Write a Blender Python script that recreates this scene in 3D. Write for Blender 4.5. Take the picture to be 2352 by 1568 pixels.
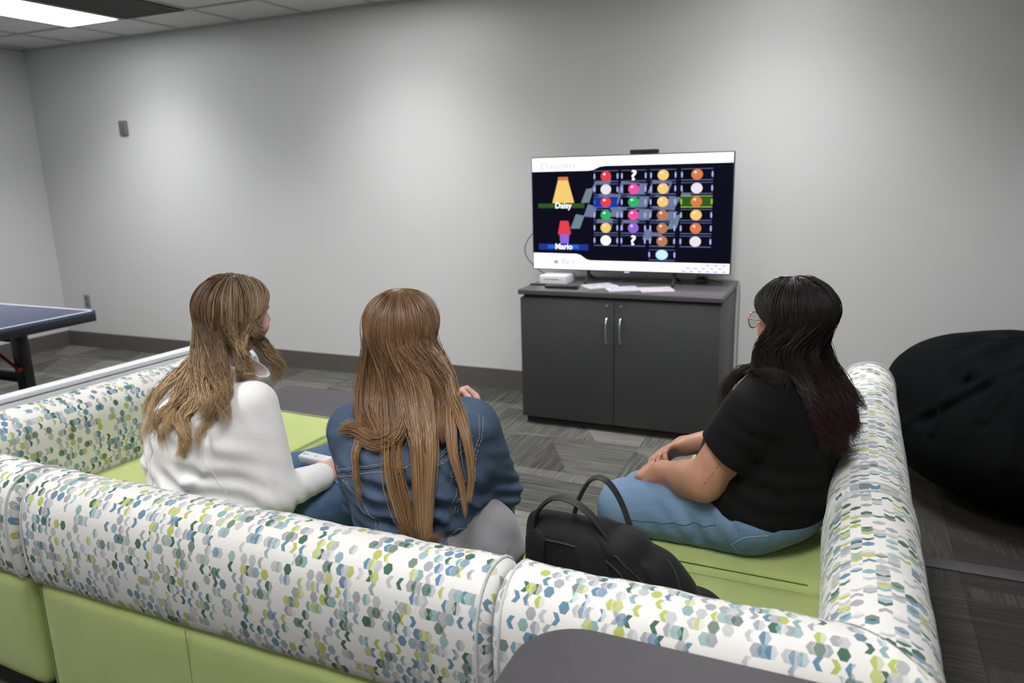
import bpy, bmesh, math, random
import numpy as np
from mathutils import Vector, Matrix

for o in list(bpy.data.objects): bpy.data.objects.remove(o, do_unlink=True)
scene = bpy.context.scene
COL = scene.collection
PI = math.pi

# ------------------------------------------------------------------ camera
cam_data = bpy.data.cameras.new('camera')
cam = bpy.data.objects.new('camera', cam_data); COL.objects.link(cam)
M = Matrix(((0.915417, -0.067089, 0.396877, 0.00),
            (0.401662, 0.216116, -0.889922, 0.00),
            (-0.026068, 0.974060, 0.224783, 1.58),
            (0, 0, 0, 1)))
cam.matrix_world = M
cam_data.sensor_width = 36.0
cam_data.lens = 1716.0 / 2352.0 * 36.0
cam_data.clip_start = 0.05
cam_data.dof.use_dof = True
cam_data.dof.focus_distance = 2.05
cam_data.dof.aperture_fstop = 3.2
scene.camera = cam

# ------------------------------------------------------------------ world, exposure
w = bpy.data.worlds.new('world'); scene.world = w; w.use_nodes = True
w.node_tree.nodes['Background'].inputs[0].default_value = (1.0, 1.0, 1.0, 1)
w.node_tree.nodes['Background'].inputs[1].default_value = 0.075
scene.view_settings.view_transform = 'Standard'
scene.view_settings.look = 'None'
scene.view_settings.exposure = 0.0
scene.view_settings.gamma = 1.0
scene.view_settings.use_curve_mapping = False

# ------------------------------------------------------------------ ceiling lamp light (the lamps' bodies are built with the ceiling)
# x, y (centre), power
LAMPS = [(-5.27, 3.68, 20), (-2.83, 3.68, 19), (-0.39, 3.68, 18), (2.05, 3.68, 11),
         (-5.27, 0.6, 3), (-2.83, 0.6, 30), (-0.39, 0.6, 29), (2.05, 0.6, 7),
         (-2.83, -2.4, 17), (-0.39, -2.4, 18)]
for lx, ly, pw in LAMPS:
    ld = bpy.data.lights.new('ceiling_lamp_light', 'AREA')
    ld.shape = 'RECTANGLE'; ld.size = 0.52; ld.size_y = 1.13; ld.energy = pw
    ld.spread = math.radians(118 if ly > 3 else 163); ld.color = (1.0, 1.0, 1.0)
    lo = bpy.data.objects.new('ceiling_lamp_light', ld); COL.objects.link(lo)
    lo.location = (lx, ly, 2.722)

# ------------------------------------------------------------------ helpers
def tag(o, label=None, cat=None, group=None, kind=None):
    if label: o['label'] = label
    if cat: o['category'] = cat
    if group: o['group'] = group
    if kind: o['kind'] = kind
    return o
def empty(name, loc=(0, 0, 0), label=None, cat=None, group=None, rotz=0):
    o = bpy.data.objects.new(name, None); COL.objects.link(o)
    o.location = loc; o.rotation_euler = (0, 0, rotz); o.empty_display_size = 0.05
    return tag(o, label, cat, group)
def setmats(me, mats):
    for m in (mats if isinstance(mats, (list, tuple)) else [mats]): me.materials.append(m)
def link(name, me, parent=None, world=True):
    """link mesh whose coordinates are world coordinates (or the parent's local ones when world is False)"""
    o = bpy.data.objects.new(name, me); COL.objects.link(o)
    if parent is not None:
        o.parent = parent
        if world:
            o.matrix_parent_inverse = Matrix(mw(parent)).inverted()
    return o
def mw(o):
    m = Matrix.LocRotScale(o.location, o.rotation_euler, o.scale)
    return (mw(o.parent) @ o.matrix_parent_inverse @ m) if o.parent else m
def obj(name, bm, mat, parent=None, smooth=True, world=True):
    me = bpy.data.meshes.new(name); bm.normal_update(); bm.to_mesh(me); bm.free()
    setmats(me, mat)
    if smooth:
        me.polygons.foreach_set('use_smooth', [True] * len(me.polygons))
        try: me.set_sharp_from_angle(angle=math.radians(40))
        except Exception: pass
    return link(name, me, parent, world)
def npmesh(name, V, F, mats, parent=None, uv=None, matidx=None, smooth=True):
    """V (n,3) ; F (m,4) quads"""
    me = bpy.data.meshes.new(name); V = np.asarray(V, np.float32); F = np.asarray(F, np.int32)
    me.vertices.add(len(V)); me.vertices.foreach_set('co', V.ravel())
    k = F.shape[1]
    me.loops.add(F.size); me.loops.foreach_set('vertex_index', F.ravel())
    me.polygons.add(len(F)); me.polygons.foreach_set('loop_start', np.arange(0, F.size, k, dtype=np.int32))
    me.polygons.foreach_set('loop_total', np.full(len(F), k, np.int32))
    me.polygons.foreach_set('use_smooth', np.full(len(F), smooth, bool))
    if uv is not None:
        l = me.uv_layers.new(name='UVMap'); l.data.foreach_set('uv', np.asarray(uv, np.float32)[F.ravel()].ravel())
    setmats(me, mats)
    if matidx is not None: me.polygons.foreach_set('material_index', np.asarray(matidx, np.int32))
    me.update(calc_edges=True); me.validate()
    return link(name, me, parent)
def box(bm, lo, hi, bev=0.0, seg=2, rot=None, pivot=None, mi=0):
    r = bmesh.ops.create_cube(bm, size=1.0)
    vs = r['verts']
    for v in vs:
        v.co = Vector([lo[i] + (v.co[i] + 0.5) * (hi[i] - lo[i]) for i in range(3)])
    fs = list({f for v in vs for f in v.link_faces})
    if bev > 0:
        es = list({e for v in vs for e in v.link_edges})
        rr = bmesh.ops.bevel(bm, geom=es, offset=bev, segments=seg, profile=0.5, affect='EDGES')
        vs = list({v for f in rr['faces'] for v in f.verts} | {v for v in vs if v.is_valid})
    fs = list({f for v in vs for f in v.link_faces})
    for f in fs: f.material_index = mi
    if rot is not None:
        bmesh.ops.rotate(bm, verts=vs, cent=Vector(pivot if pivot else [(lo[i] + hi[i]) / 2 for i in range(3)]), matrix=rot)
    return vs
def frame_of(d):
    d = d.normalized(); a = Vector((0, 0, 1)) if abs(d.z) < 0.9 else Vector((1, 0, 0))
    x = d.cross(a).normalized(); return x, d.cross(x).normalized()
def tube(bm, pts, r, sides=8, closed=False, caps=True, flat=None):
    pts = [Vector(p) for p in pts]; n = len(pts); rings = []
    rs = r if isinstance(r, (list, tuple)) else [r] * n
    px = None
    for i, p in enumerate(pts):
        if closed: d = pts[(i + 1) % n] - pts[i - 1]
        else: d = pts[min(i + 1, n - 1)] - pts[max(i - 1, 0)]
        d.normalize()
        if px is None:
            if flat is not None:
                x = Vector(flat) - d * Vector(flat).dot(d); x.normalize()
            else: x, _ = frame_of(d)
        else:
            x = px - d * px.dot(d); x.normalize()
        px = x; y = d.cross(x)
        rr = rs[i]; ra, rb = rr if isinstance(rr, (tuple, list)) else (rr, rr)
        rings.append([bm.verts.new(p + x * (ra * math.cos(2 * PI * k / sides)) + y * (rb * math.sin(2 * PI * k / sides))) for k in range(sides)])
    for i in range(n if closed else n - 1):
        a = rings[i]; b = rings[(i + 1) % n]
        for k in range(sides): bm.faces.new((a[k], a[(k + 1) % sides], b[(k + 1) % sides], b[k]))
    if caps and not closed:
        bm.faces.new(rings[0][::-1]); bm.faces.new(rings[-1])
def smoothpath(pts, n=8, closed=False):
    pts = [Vector(p) for p in pts]; out = []; m = len(pts)
    for i in range(m if closed else m - 1):
        if closed: p0, p1, p2, p3 = pts[i - 1], pts[i], pts[(i + 1) % m], pts[(i + 2) % m]
        else: p0, p1, p2, p3 = pts[max(i - 1, 0)], pts[i], pts[i + 1], pts[min(i + 2, m - 1)]
        for k in range(n):
            t = k / n
            out.append(0.5 * ((2 * p1) + (p2 - p0) * t + (2 * p0 - 5 * p1 + 4 * p2 - p3) * t * t + (3 * p1 - p0 - 3 * p2 + p3) * t ** 3))
    if not closed: out.append(pts[-1])
    return out
def cyl(bm, a, b, r1, r2=None, sides=20): tube(bm, [a, b], [r1, r1 if r2 is None else r2], sides)
def puffbox(lo, hi, r=0.03, puff=0.0, n=14):
    """rounded, slightly puffed upholstered block as (V, F)"""
    lo = np.array(lo, float); hi = np.array(hi, float); c = (lo + hi) / 2; s = (hi - lo) / 2
    V = []; F = []; idx = {}
    t = np.linspace(-1, 1, n + 1); t = np.sign(t) * (1 - (1 - np.abs(t)) ** 1.6)
    def vid(p):
        k = tuple(np.round(p, 6))
        if k not in idx: idx[k] = len(V); V.append(p)
        return idx[k]
    for ax in range(3):
        for sg in (-1, 1):
            u, v = (ax + 1) % 3, (ax + 2) % 3
            g = [[None] * (n + 1) for _ in range(n + 1)]
            for i in range(n + 1):
                for j in range(n + 1):
                    p = np.zeros(3); p[ax] = sg; p[u] = t[i]; p[v] = t[j]; g[i][j] = vid(p)
            for i in range(n):
                for j in range(n):
                    q = (g[i][j], g[i + 1][j], g[i + 1][j + 1], g[i][j + 1])
                    F.append(q if sg > 0 else q[::-1])
    V = np.array(V); P = V * s
    inner = np.clip(P, -(s - r), s - r); d = P - inner; L = np.linalg.norm(d, axis=1, keepdims=True)
    P2 = np.where(L > 1e-9, inner + d / np.maximum(L, 1e-9) * r, P)
    if puff:
        for ax in range(3):
            u, v = (ax + 1) % 3, (ax + 2) % 3
            P2[:, ax] += np.sign(V[:, ax]) * (np.abs(V[:, ax]) > .999) * puff * (1 - V[:, u] ** 4) * (1 - V[:, v] ** 4)
    return P2 + c, np.array(F)

# ------------------------------------------------------------------ materials
class NT:
    def __init__(s, name):
        s.m = bpy.data.materials.new(name); s.m.use_nodes = True
        s.t = s.m.node_tree; s.b = s.t.nodes['Principled BSDF']
    def n(s, typ, ins=None, **kw):
        nd = s.t.nodes.new(typ)
        for k, v in kw.items(): setattr(nd, k, v)
        for k, v in (ins or {}).items():
            if isinstance(v, bpy.types.NodeSocket): s.t.links.new(v, nd.inputs[k])
            else: nd.inputs[k].default_value = v
        return nd
    def m_(s, op, a, b=None, c=None):
        ins = {0: a}
        if b is not None: ins[1] = b
        if c is not None: ins[2] = c
        return s.n('ShaderNodeMath', ins, operation=op).outputs[0]
    def mix(s, f, a, b, blend='MIX'):
        nd = s.n('ShaderNodeMix', {0: f, 6: a, 7: b}, data_type='RGBA', blend_type=blend)
        return nd.outputs[2]
    def ramp(s, fac, stops, interp='LINEAR'):
        nd = s.n('ShaderNodeValToRGB', {0: fac}); cr = nd.color_ramp; cr.interpolation = interp
        while len(cr.elements) < len(stops): cr.elements.new(0.5)
        for e, (p, c) in zip(cr.elements, stops): e.position = p; e.color = tuple(c) + (1,)
        return nd.outputs[0]
    def noise(s, vec, scale, detail=2.0, rough=0.5):
        ins = {'Scale': scale, 'Detail': detail, 'Roughness': rough}
        if vec is not None: ins['Vector'] = vec
        return s.n('ShaderNodeTexNoise', ins).outputs[0]
    def coord(s, which='Object'): return s.n('ShaderNodeTexCoord').outputs[which]
    def mapv(s, vec, scale=(1, 1, 1), rot=(0, 0, 0), loc=(0, 0, 0)):
        return s.n('ShaderNodeMapping', {'Vector': vec, 'Scale': scale, 'Rotation': rot, 'Location': loc}).outputs[0]
    def set(s, **kw):
        for k, v in kw.items():
            k = k.replace('_', ' ')
            if isinstance(v, bpy.types.NodeSocket): s.t.links.new(v, s.b.inputs[k])
            else: s.b.inputs[k].default_value = v
        return s
    def bump(s, h, strength=0.2, dist=0.002):
        nd = s.n('ShaderNodeBump', {'Height': h, 'Strength': strength, 'Distance': dist})
        s.t.links.new(nd.outputs[0], s.b.inputs['Normal']); return s
def C3(c): return (c[0], c[1], c[2], 1)
def plain(name, col, rough=0.5, metal=0.0, var=0.06, scale=30, bump=0.0, spec=0.5, coat=0.0):
    t = NT(name); n = t.noise(t.coord(), scale, 3)
    a = tuple(max(0, c * (1 - var)) for c in col); b = tuple(min(1, c * (1 + var)) for c in col)
    t.set(Base_Color=t.ramp(n, [(0.3, a), (0.7, b)]), Roughness=rough, Metallic=metal)
    t.b.inputs['Specular IOR Level'].default_value = spec
    if coat: t.b.inputs['Coat Weight'].default_value = coat
    if bump: t.bump(t.noise(t.coord(), scale * 6, 2), bump)
    return t.m
def emis(name, col, strength):
    t = NT(name); t.set(Base_Color=(0.002, 0.002, 0.002, 1), Emission_Color=C3(col), Emission_Strength=strength, Roughness=0.3); t.b.inputs['Specular IOR Level'].default_value = 0.05; return t.m
def fabric(name, col, rough=0.85, weave=900, bump=0.25, var=0.10, sheen=0.3, spec=0.2, blotch=9, vs=None):
    t = NT(name); co = t.coord()
    n1 = t.noise(co, blotch, 4); n2 = t.noise(co, weave, 1)
    a = tuple(max(0, c * (1 - var)) for c in col); b = tuple(min(1, c * (1 + var)) for c in col)
    c1 = t.ramp(n1, [(0.3, a), (0.7, b)])
    c2 = t.mix(0.35, c1, t.ramp(n2, [(0.35, tuple(c * .78 for c in col)), (0.65, tuple(min(1, c * 1.18) for c in col))]))
    t.set(Base_Color=c2, Roughness=rough)
    t.b.inputs['Sheen Weight'].default_value = sheen; t.b.inputs['Specular IOR Level'].default_value = spec
    h = t.m_('ADD', n2, t.m_('MULTIPLY', t.noise(co, 60, 3), 1.2))
    t.bump(h, bump, 0.0015); return t.m

def hex_fabric():
    t = NT('hexagon_print_fabric'); uv = t.n('ShaderNodeUVMap', uv_map='UVMap').outputs[0]
    xyz = t.n('ShaderNodeSeparateXYZ', {0: uv}); X, Y = xyz.outputs[0], xyz.outputs[1]
    base = (0.70, 0.68, 0.65)
    weave = t.noise(t.mapv(uv, (1400, 500, 1)), 1.0, 1)
    col = t.mix(0.12, C3(base), t.ramp(weave, [(0.3, (0.55, 0.53, 0.50)), (0.7, (0.8, 0.79, 0.76))]))
    pal = [(0.0, (0.30, 0.31, 0.33)), (0.2, (0.42, 0.42, 0.43)), (0.36, (0.20, 0.34, 0.34)), (0.52, (0.085, 0.19, 0.29)),
           (0.68, (0.38, 0.42, 0.085)), (0.82, (0.02, 0.095, 0.055))]
    for seed, dens, alpha, xs in ((3.7, 1.0, 0.95, 0.0), (19.3, 0.42, 0.80, 0.5)):
        rowf = t.m_('DIVIDE', Y, 0.0245)
        row = t.m_('FLOOR', rowf); fv = t.m_('FRACT', rowf)
        a = t.m_('MULTIPLY', t.m_('ABSOLUTE', t.m_('SUBTRACT', fv, 0.5)), 2.0)
        xp = t.m_('ADD', t.m_('DIVIDE', X, 0.0255), t.m_('ADD', t.m_('MULTIPLY', row, 0.5), xs))
        cell = t.m_('FLOOR', xp); x = t.m_('FRACT', xp)
        v3 = t.n('ShaderNodeCombineXYZ', {0: cell, 1: row, 2: seed}).outputs[0]
        wn = t.n('ShaderNodeTexWhiteNoise', {'Vector': v3}, noise_dimensions='3D')
        r1 = wn.outputs['Value']; r2 = t.n('ShaderNodeSeparateColor', {0: wn.outputs['Color']})
        ra, rb = r2.outputs[0], r2.outputs[1]
        clump = t.noise(t.n('ShaderNodeCombineXYZ', {0: t.m_('MULTIPLY', cell, 0.13), 1: t.m_('MULTIPLY', row, 0.21), 2: seed}).outputs[0], 1.0, 1)
        thr = t.m_('MULTIPLY', t.m_('ADD', 0.66, t.m_('MULTIPLY', t.m_('SUBTRACT', clump, 0.5), 0.8)), dens)
        on = t.m_('LESS_THAN', r1, thr)
        xc = t.m_('ABSOLUTE', t.m_('SUBTRACT', x, 0.5))
        hexm = t.m_('LESS_THAN', xc, t.m_('SUBTRACT', 0.45, t.m_('MULTIPLY', a, 0.24)))
        sh = t.m_('MULTIPLY', a, 0.28)
        yl = t.m_('SUBTRACT', x, sh)
        chl = t.m_('LESS_THAN', t.m_('ABSOLUTE', t.m_('SUBTRACT', yl, 0.30)), 0.20)
        yr = t.m_('ADD', x, sh)
        chr_ = t.m_('LESS_THAN', t.m_('ABSOLUTE', t.m_('SUBTRACT', yr, 0.70)), 0.20)
        dia = t.m_('LESS_THAN', xc, t.m_('MULTIPLY', t.m_('SUBTRACT', 1.0, a), 0.26))
        bow = t.m_('LESS_THAN', xc, t.m_('MULTIPLY', a, 0.24))
        def between(lo, hi): return t.m_('MULTIPLY', t.m_('GREATER_THAN', ra, lo), t.m_('LESS_THAN', ra, hi))
        m = t.m_('MULTIPLY', hexm, between(-1, .30))
        for mk, lo, hi in ((chl, .30, .58), (chr_, .58, .84), (dia, .84, .94), (bow, .94, 2)):
            m = t.m_('ADD', m, t.m_('MULTIPLY', mk, between(lo, hi)))
        m = t.m_('MULTIPLY', m, on)
        pc = t.ramp(rb, pal, 'CONSTANT')
        # some shapes are two-tone, split at their middle, the second half paler or finely striped
        r3 = r2.outputs[2]
        half = t.m_('MULTIPLY', t.m_('GREATER_THAN', x, 0.5), t.m_('GREATER_THAN', r3, 0.62))
        stripe = t.m_('MULTIPLY', t.m_('GREATER_THAN', r3, 0.9), t.m_('LESS_THAN', t.m_('FRACT', t.m_('MULTIPLY', fv, 9.0)), 0.5))
        pc = t.mix(t.m_('MULTIPLY', half, t.m_('ADD', 0.45, t.m_('MULTIPLY', stripe, 0.5))), pc, C3((0.66, 0.66, 0.66)))
        col = t.mix(t.m_('MULTIPLY', m, alpha), col, pc)
    stain = t.noise(t.coord(), 7, 3)
    col = t.mix(t.m_('MULTIPLY', t.m_('GREATER_THAN', stain, 0.72), 0.10), col, C3((0.45, 0.36, 0.28)))
    t.set(Base_Color=col, Roughness=0.8); t.b.inputs['Sheen Weight'].default_value = 0.15
    t.b.inputs['Specular IOR Level'].default_value = 0.25
    t.bump(t.m_('ADD', weave, t.m_('MULTIPLY', t.noise(t.coord(), 25, 3), 1.5)), 0.18, 0.0015)
    return t.m

def carpet_mat():
    t = NT('striped_carpet_tile'); co = t.coord()
    xyz = t.n('ShaderNodeSeparateXYZ', {0: co}); X, Y = xyz.outputs[0], xyz.outputs[1]
    S = 0.5
    ix = t.m_('FLOOR', t.m_('DIVIDE', X, S)); iy = t.m_('FLOOR', t.m_('DIVIDE', Y, S))
    fx = t.m_('FRACT', t.m_('DIVIDE', X, S)); fy = t.m_('FRACT', t.m_('DIVIDE', Y, S))
    v = t.n('ShaderNodeCombineXYZ', {0: ix, 1: iy, 2: 4.2}).outputs[0]
    wn = t.n('ShaderNodeTexWhiteNoise', {'Vector': v}, noise_dimensions='3D'); rs = t.n('ShaderNodeSeparateColor', {0: wn.outputs['Color']})
    # slanted wedges inside each tile
    dg = t.m_('GREATER_THAN', t.m_('ADD', t.m_('MULTIPLY', fx, t.m_('SUBTRACT', t.m_('MULTIPLY', rs.outputs[1], 2.0), 0.4)), t.m_('MULTIPLY', fy, 0.9)), 0.75)
    dirv = t.m_('GREATER_THAN', t.m_('FRACT', t.m_('ADD', rs.outputs[0], t.m_('MULTIPLY', dg, 0.5))), 0.5)
    sx = t.noise(t.mapv(co, (90, 3.2, 1)), 1.0, 2, 0.6); sy = t.noise(t.mapv(co, (3.2, 90, 1)), 1.0, 2, 0.6)
    st = t.n('ShaderNodeMix', {0: dirv, 2: sx, 3: sy}).outputs[0]
    wx = t.noise(t.mapv(co, (34, 1.6, 1), loc=(3, 1, 0)), 1.0, 1); wy = t.noise(t.mapv(co, (1.6, 34, 1), loc=(5, 2, 0)), 1.0, 1)
    wd = t.n('ShaderNodeMix', {0: dirv, 2: wx, 3: wy}).outputs[0]
    br = t.m_('ADD', t.m_('MULTIPLY', rs.outputs[2], 0.30), t.m_('MULTIPLY', dg, 0.22))
    val = t.m_('ADD', t.m_('ADD', t.m_('MULTIPLY', t.m_('SUBTRACT', st, 0.5), 1.1), br), t.m_('MULTIPLY', wd, 0.30))
    c = t.ramp(val, [(0.05, (0.050, 0.050, 0.046)), (0.35, (0.105, 0.103, 0.095)), (0.6, (0.17, 0.168, 0.152)), (0.85, (0.27, 0.265, 0.245))])
    gl = t.m_('MULTIPLY', t.m_('GREATER_THAN', wd, 0.63), t.m_('GREATER_THAN', st, 0.47))
    c = t.mix(t.m_('MULTIPLY', gl, 0.28), c, C3((0.15, 0.22, 0.085)))
    gx = t.m_('LESS_THAN', t.m_('MINIMUM', fx, fy), 0.006)
    c = t.mix(t.m_('MULTIPLY', gx, 0.5), c, C3((0.03, 0.03, 0.03)))
    # carpet colour mixed much darker to the right of the seating
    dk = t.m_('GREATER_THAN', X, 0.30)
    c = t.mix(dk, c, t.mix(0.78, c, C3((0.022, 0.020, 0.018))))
    t.set(Base_Color=c, Roughness=0.95); t.b.inputs['Specular IOR Level'].default_value = 0.1
    t.bump(t.m_('ADD', t.noise(co, 420, 2), t.m_('MULTIPLY', st, 1.5)), 0.6, 0.003); return t.m

def wall_mat():
    t = NT('pale_grey_wall_paint'); co = t.coord()
    n = t.noise(co, 1.2, 3)
    t.set(Base_Color=t.ramp(n, [(0.3, (0.675, 0.675, 0.68)), (0.7, (0.70, 0.70, 0.705))]), Roughness=0.38)
    t.b.inputs['Specular IOR Level'].default_value = 0.35
    t.bump(t.m_('ADD', t.noise(co, 260, 2), t.m_('MULTIPLY', t.noise(co, 3, 2), 3.0)), 0.12, 0.002); return t.m
def ceil_mat():
    t = NT('ceiling_tile'); co = t.coord()
    n = t.noise(co, 160, 3)
    t.set(Base_Color=t.ramp(n, [(0.35, (0.68, 0.68, 0.665)), (0.65, (0.76, 0.76, 0.745))]), Roughness=0.95)
    t.bump(n, 0.4, 0.003); return t.m

def denim(name, col, light, wear=0.5, scale=7):
    t = NT(name); co = t.coord()
    n = t.m_('ADD', t.m_('MULTIPLY', t.noise(co, scale, 4, 0.6), .6), t.m_('MULTIPLY', t.noise(t.mapv(co, (9, 9, 42), rot=(0.1, 0.15, 0)), 1.0, 3, 0.55), .4))
    tw = t.noise(t.mapv(co, (900, 900, 300), rot=(0.3, 0.2, 0.8)), 1.0, 1)
    slub = t.noise(t.mapv(co, (500, 500, 40)), 1.0, 2)
    c = t.ramp(n, [(0.5 - wear * .35, col), (0.5 + wear * .4, light)])
    c = t.mix(0.4, c, t.mix(tw, C3(tuple(x * .55 for x in col)), C3(tuple(min(1, x * 1.25) for x in light))))
    c = t.mix(t.m_('MULTIPLY', t.m_('GREATER_THAN', slub, 0.6), 0.22), c, C3(light))
    t.set(Base_Color=c, Roughness=0.8); t.b.inputs['Specular IOR Level'].default_value = 0.2
    t.bump(t.m_('ADD', tw, t.m_('MULTIPLY', t.noise(co, 45, 3), 2.2)), 0.35, 0.002); return t.m
def skin(name, col, red):
    t = NT(name); co = t.coord(); n = t.noise(co, 22, 4)
    t.set(Base_Color=t.ramp(n, [(0.3, col), (0.75, red)]), Roughness=0.5)
    t.b.inputs['Subsurface Weight'].default_value = 0.12
    t.b.inputs['Subsurface Radius'].default_value = (0.02, 0.008, 0.004)
    t.b.inputs['Subsurface Scale'].default_value = 0.3
    t.bump(t.noise(co, 400, 2), 0.15, 0.001); return t.m
def hairmat(name, root, mid, tip, light, lf=0.5, rough=0.40, coat=0.0):
    t = NT(name); uv = t.n('ShaderNodeUVMap', uv_map='UVMap').outputs[0]
    xyz = t.n('ShaderNodeSeparateXYZ', {0: uv}); r, l = xyz.outputs[0], xyz.outputs[1]
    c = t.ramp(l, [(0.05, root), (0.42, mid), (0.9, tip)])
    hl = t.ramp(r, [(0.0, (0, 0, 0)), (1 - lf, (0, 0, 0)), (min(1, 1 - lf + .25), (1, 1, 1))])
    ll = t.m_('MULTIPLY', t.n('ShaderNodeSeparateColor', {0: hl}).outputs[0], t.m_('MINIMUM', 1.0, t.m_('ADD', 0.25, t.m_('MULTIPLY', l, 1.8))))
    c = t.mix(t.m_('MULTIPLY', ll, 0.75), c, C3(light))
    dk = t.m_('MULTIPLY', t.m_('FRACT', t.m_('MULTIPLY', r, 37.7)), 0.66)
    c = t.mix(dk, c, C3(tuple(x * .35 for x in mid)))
    t.set(Base_Color=c, Roughness=rough); t.b.inputs['Specular IOR Level'].default_value = 0.40
    t.b.inputs['Coat Weight'].default_value = coat; t.b.inputs['Coat Roughness'].default_value = 0.35
    return t.m

M_ = {}
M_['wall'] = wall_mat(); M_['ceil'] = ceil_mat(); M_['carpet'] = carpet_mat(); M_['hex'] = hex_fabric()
M_['base'] = plain('taupe_rubber_baseboard', (0.115, 0.10, 0.09), 0.55)
M_['green'] = fabric('lime_green_upholstery', (0.40, 0.47, 0.17), weave=700, var=0.07, sheen=0.15)
M_['pipe'] = fabric('pale_piping', (0.50, 0.52, 0.50), var=0.3)
M_['greenpipe'] = fabric('dark_green_welt', (0.20, 0.25, 0.08), var=0.1)
M_['cab'] = plain('charcoal_laminate', (0.050, 0.050, 0.053), 0.45, var=0.05)
M_['cabtop'] = plain('charcoal_laminate_top', (0.085, 0.080, 0.088), 0.33, var=0.05)
M_['dark'] = plain('black_plastic', (0.012, 0.012, 0.013), 0.35)
M_['darkrough'] = plain('matt_black', (0.010, 0.010, 0.011), 0.7)
M_['chrome'] = plain('brushed_nickel', (0.62, 0.62, 0.64), 0.28, 1.0)
M_['greytop'] = plain('grey_laminate', (0.060, 0.055, 0.062), 0.50, var=0.03, spec=0.3)
M_['greyedge'] = plain('grey_edge_band', (0.075, 0.07, 0.078), 0.5)
M_['white'] = plain('white_laminate', (0.70, 0.71, 0.75), 0.4, var=0.02)
M_['whiteplastic'] = plain('white_plastic', (0.82, 0.82, 0.84), 0.25, var=0.02)
M_['grid'] = plain('ceiling_grid_metal', (0.50, 0.50, 0.49), 0.6)
M_['blue'] = plain('blue_table_paint', (0.07, 0.09, 0.16), 0.3, var=0.04, spec=0.5)
M_['line'] = plain('white_line_paint', (0.72, 0.74, 0.80), 0.4, var=0.02)
M_['red'] = plain('red_painted_steel', (0.25, 0.012, 0.01), 0.4)
M_['bag'] = fabric('black_nylon', (0.0085, 0.0082, 0.0092), rough=0.7, weave=500, bump=0.4, sheen=0.05, spec=0.25)
M_['bean'] = fabric('black_cotton', (0.0030, 0.0033, 0.0038), rough=0.85, weave=400, bump=0.3, sheen=0.0, spec=0.08)
M_['plate'] = plain('grey_wall_plate', (0.22, 0.20, 0.185), 0.5)
M_['strip'] = plain('grey_rubber_strip', (0.055, 0.052, 0.055), 0.6)

# ------------------------------------------------------------------ room
XL, XR, YW, YB, ZC = -6.93, 4.2, 4.823, -4.2, 2.74
def slab(name, lo, hi, mat, bev=0.0, **kw):
    bm = bmesh.new(); box(bm, lo, hi, bev); o = obj(name, bm, mat, smooth=bev > 0); tag(o, kind='structure'); return o
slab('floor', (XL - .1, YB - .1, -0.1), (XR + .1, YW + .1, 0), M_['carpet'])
slab('wall_back', (XL - .1, YW, 0), (XR + .1, YW + .1, ZC), M_['wall'])
slab('wall_left', (XL - .1, YB, 0), (XL, YW, ZC), M_['wall'])
slab('wall_right', (XR, YB, 0), (XR + .1, YW, ZC), M_['wall'])
slab('wall_front', (XL - .1, YB - .1, 0), (XR + .1, YB, ZC), M_['wall'])
slab('baseboard_back', (XL, YW - .012, 0), (XR, YW, 0.148), M_['base'])
slab('baseboard_left', (XL, YB, 0), (XL + .012, YW - .012, 0.148), M_['base'])
slab('baseboard_right', (XR - .012, YB, 0), (XR, YW - .012, 0.148), M_['base'])
# suspended ceiling: tiles 0.61 x 1.22 between thin tees
bm = bmesh.new(); box(bm, (XL - .1, YB - .1, ZC + 0.006), (XR + .1, YW + .1, ZC + .1)); o = obj('ceiling', bm, M_['ceil'], smooth=False); tag(o, kind='structure')
bm = bmesh.new()
gx = [-5.575 + 0.61 * i for i in range(-2, 17)]; gy = [4.30 - 1.22 * j for j in range(-0, 8)]
for x in gx:
    if XL < x < XR: box(bm, (x - .012, YB, ZC - .002), (x + .012, YW, ZC + .008))
for y in gy:
    if YB < y < YW: box(bm, (XL, y - .012, ZC - .003), (XR, y + .012, ZC + .008))
box(bm, (XL, YW - .022, ZC - .012), (XR, YW, ZC + .008)); box(bm, (XL, YB, ZC - .012), (XL + .022, YW, ZC + .008))
o = obj('trim_1', bm, M_['grid'], smooth=False); tag(o, kind='structure')
lens = emis('glowing_lamp_lens', (1.0, 1.0, 1.0), 9.0)
lampnames = {0: 'bright rectangular ceiling light at the upper left corner, nearest the left wall'}
for i, (lx, ly, pw) in enumerate(LAMPS):
    if i not in (0,1,2,5,6): continue
    e = empty('ceiling_light', (lx, ly, ZC), lampnames.get(i, 'rectangular ceiling light overhead, out of the picture'), 'ceiling light', 'ceiling lights in the tile grid')
    if i == 0: del e['group']
    bm = bmesh.new(); a, b = 0.288, 0.592
    for lo, hi in (((-a, -b, -.012), (-a + .02, b, 0)), ((a - .02, -b, -.012), (a, b, 0)), ((-a + .02, -b, -.012), (a - .02, -b + .02, 0)), ((-a + .02, b - .02, -.012), (a - .02, b, 0))):
        box(bm, [lo[0] + lx, lo[1] + ly, lo[2] + ZC], [hi[0] + lx, hi[1] + ly, hi[2] + ZC])
    obj('frame', bm, M_['grid'], e, smooth=False)
    bm = bmesh.new(); box(bm, (lx - a + .02, ly - b + .02, ZC - .008), (lx + a - .02, ly + b - .02, ZC - .002)); obj('diffuser', bm, lens, e, smooth=False)
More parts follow.
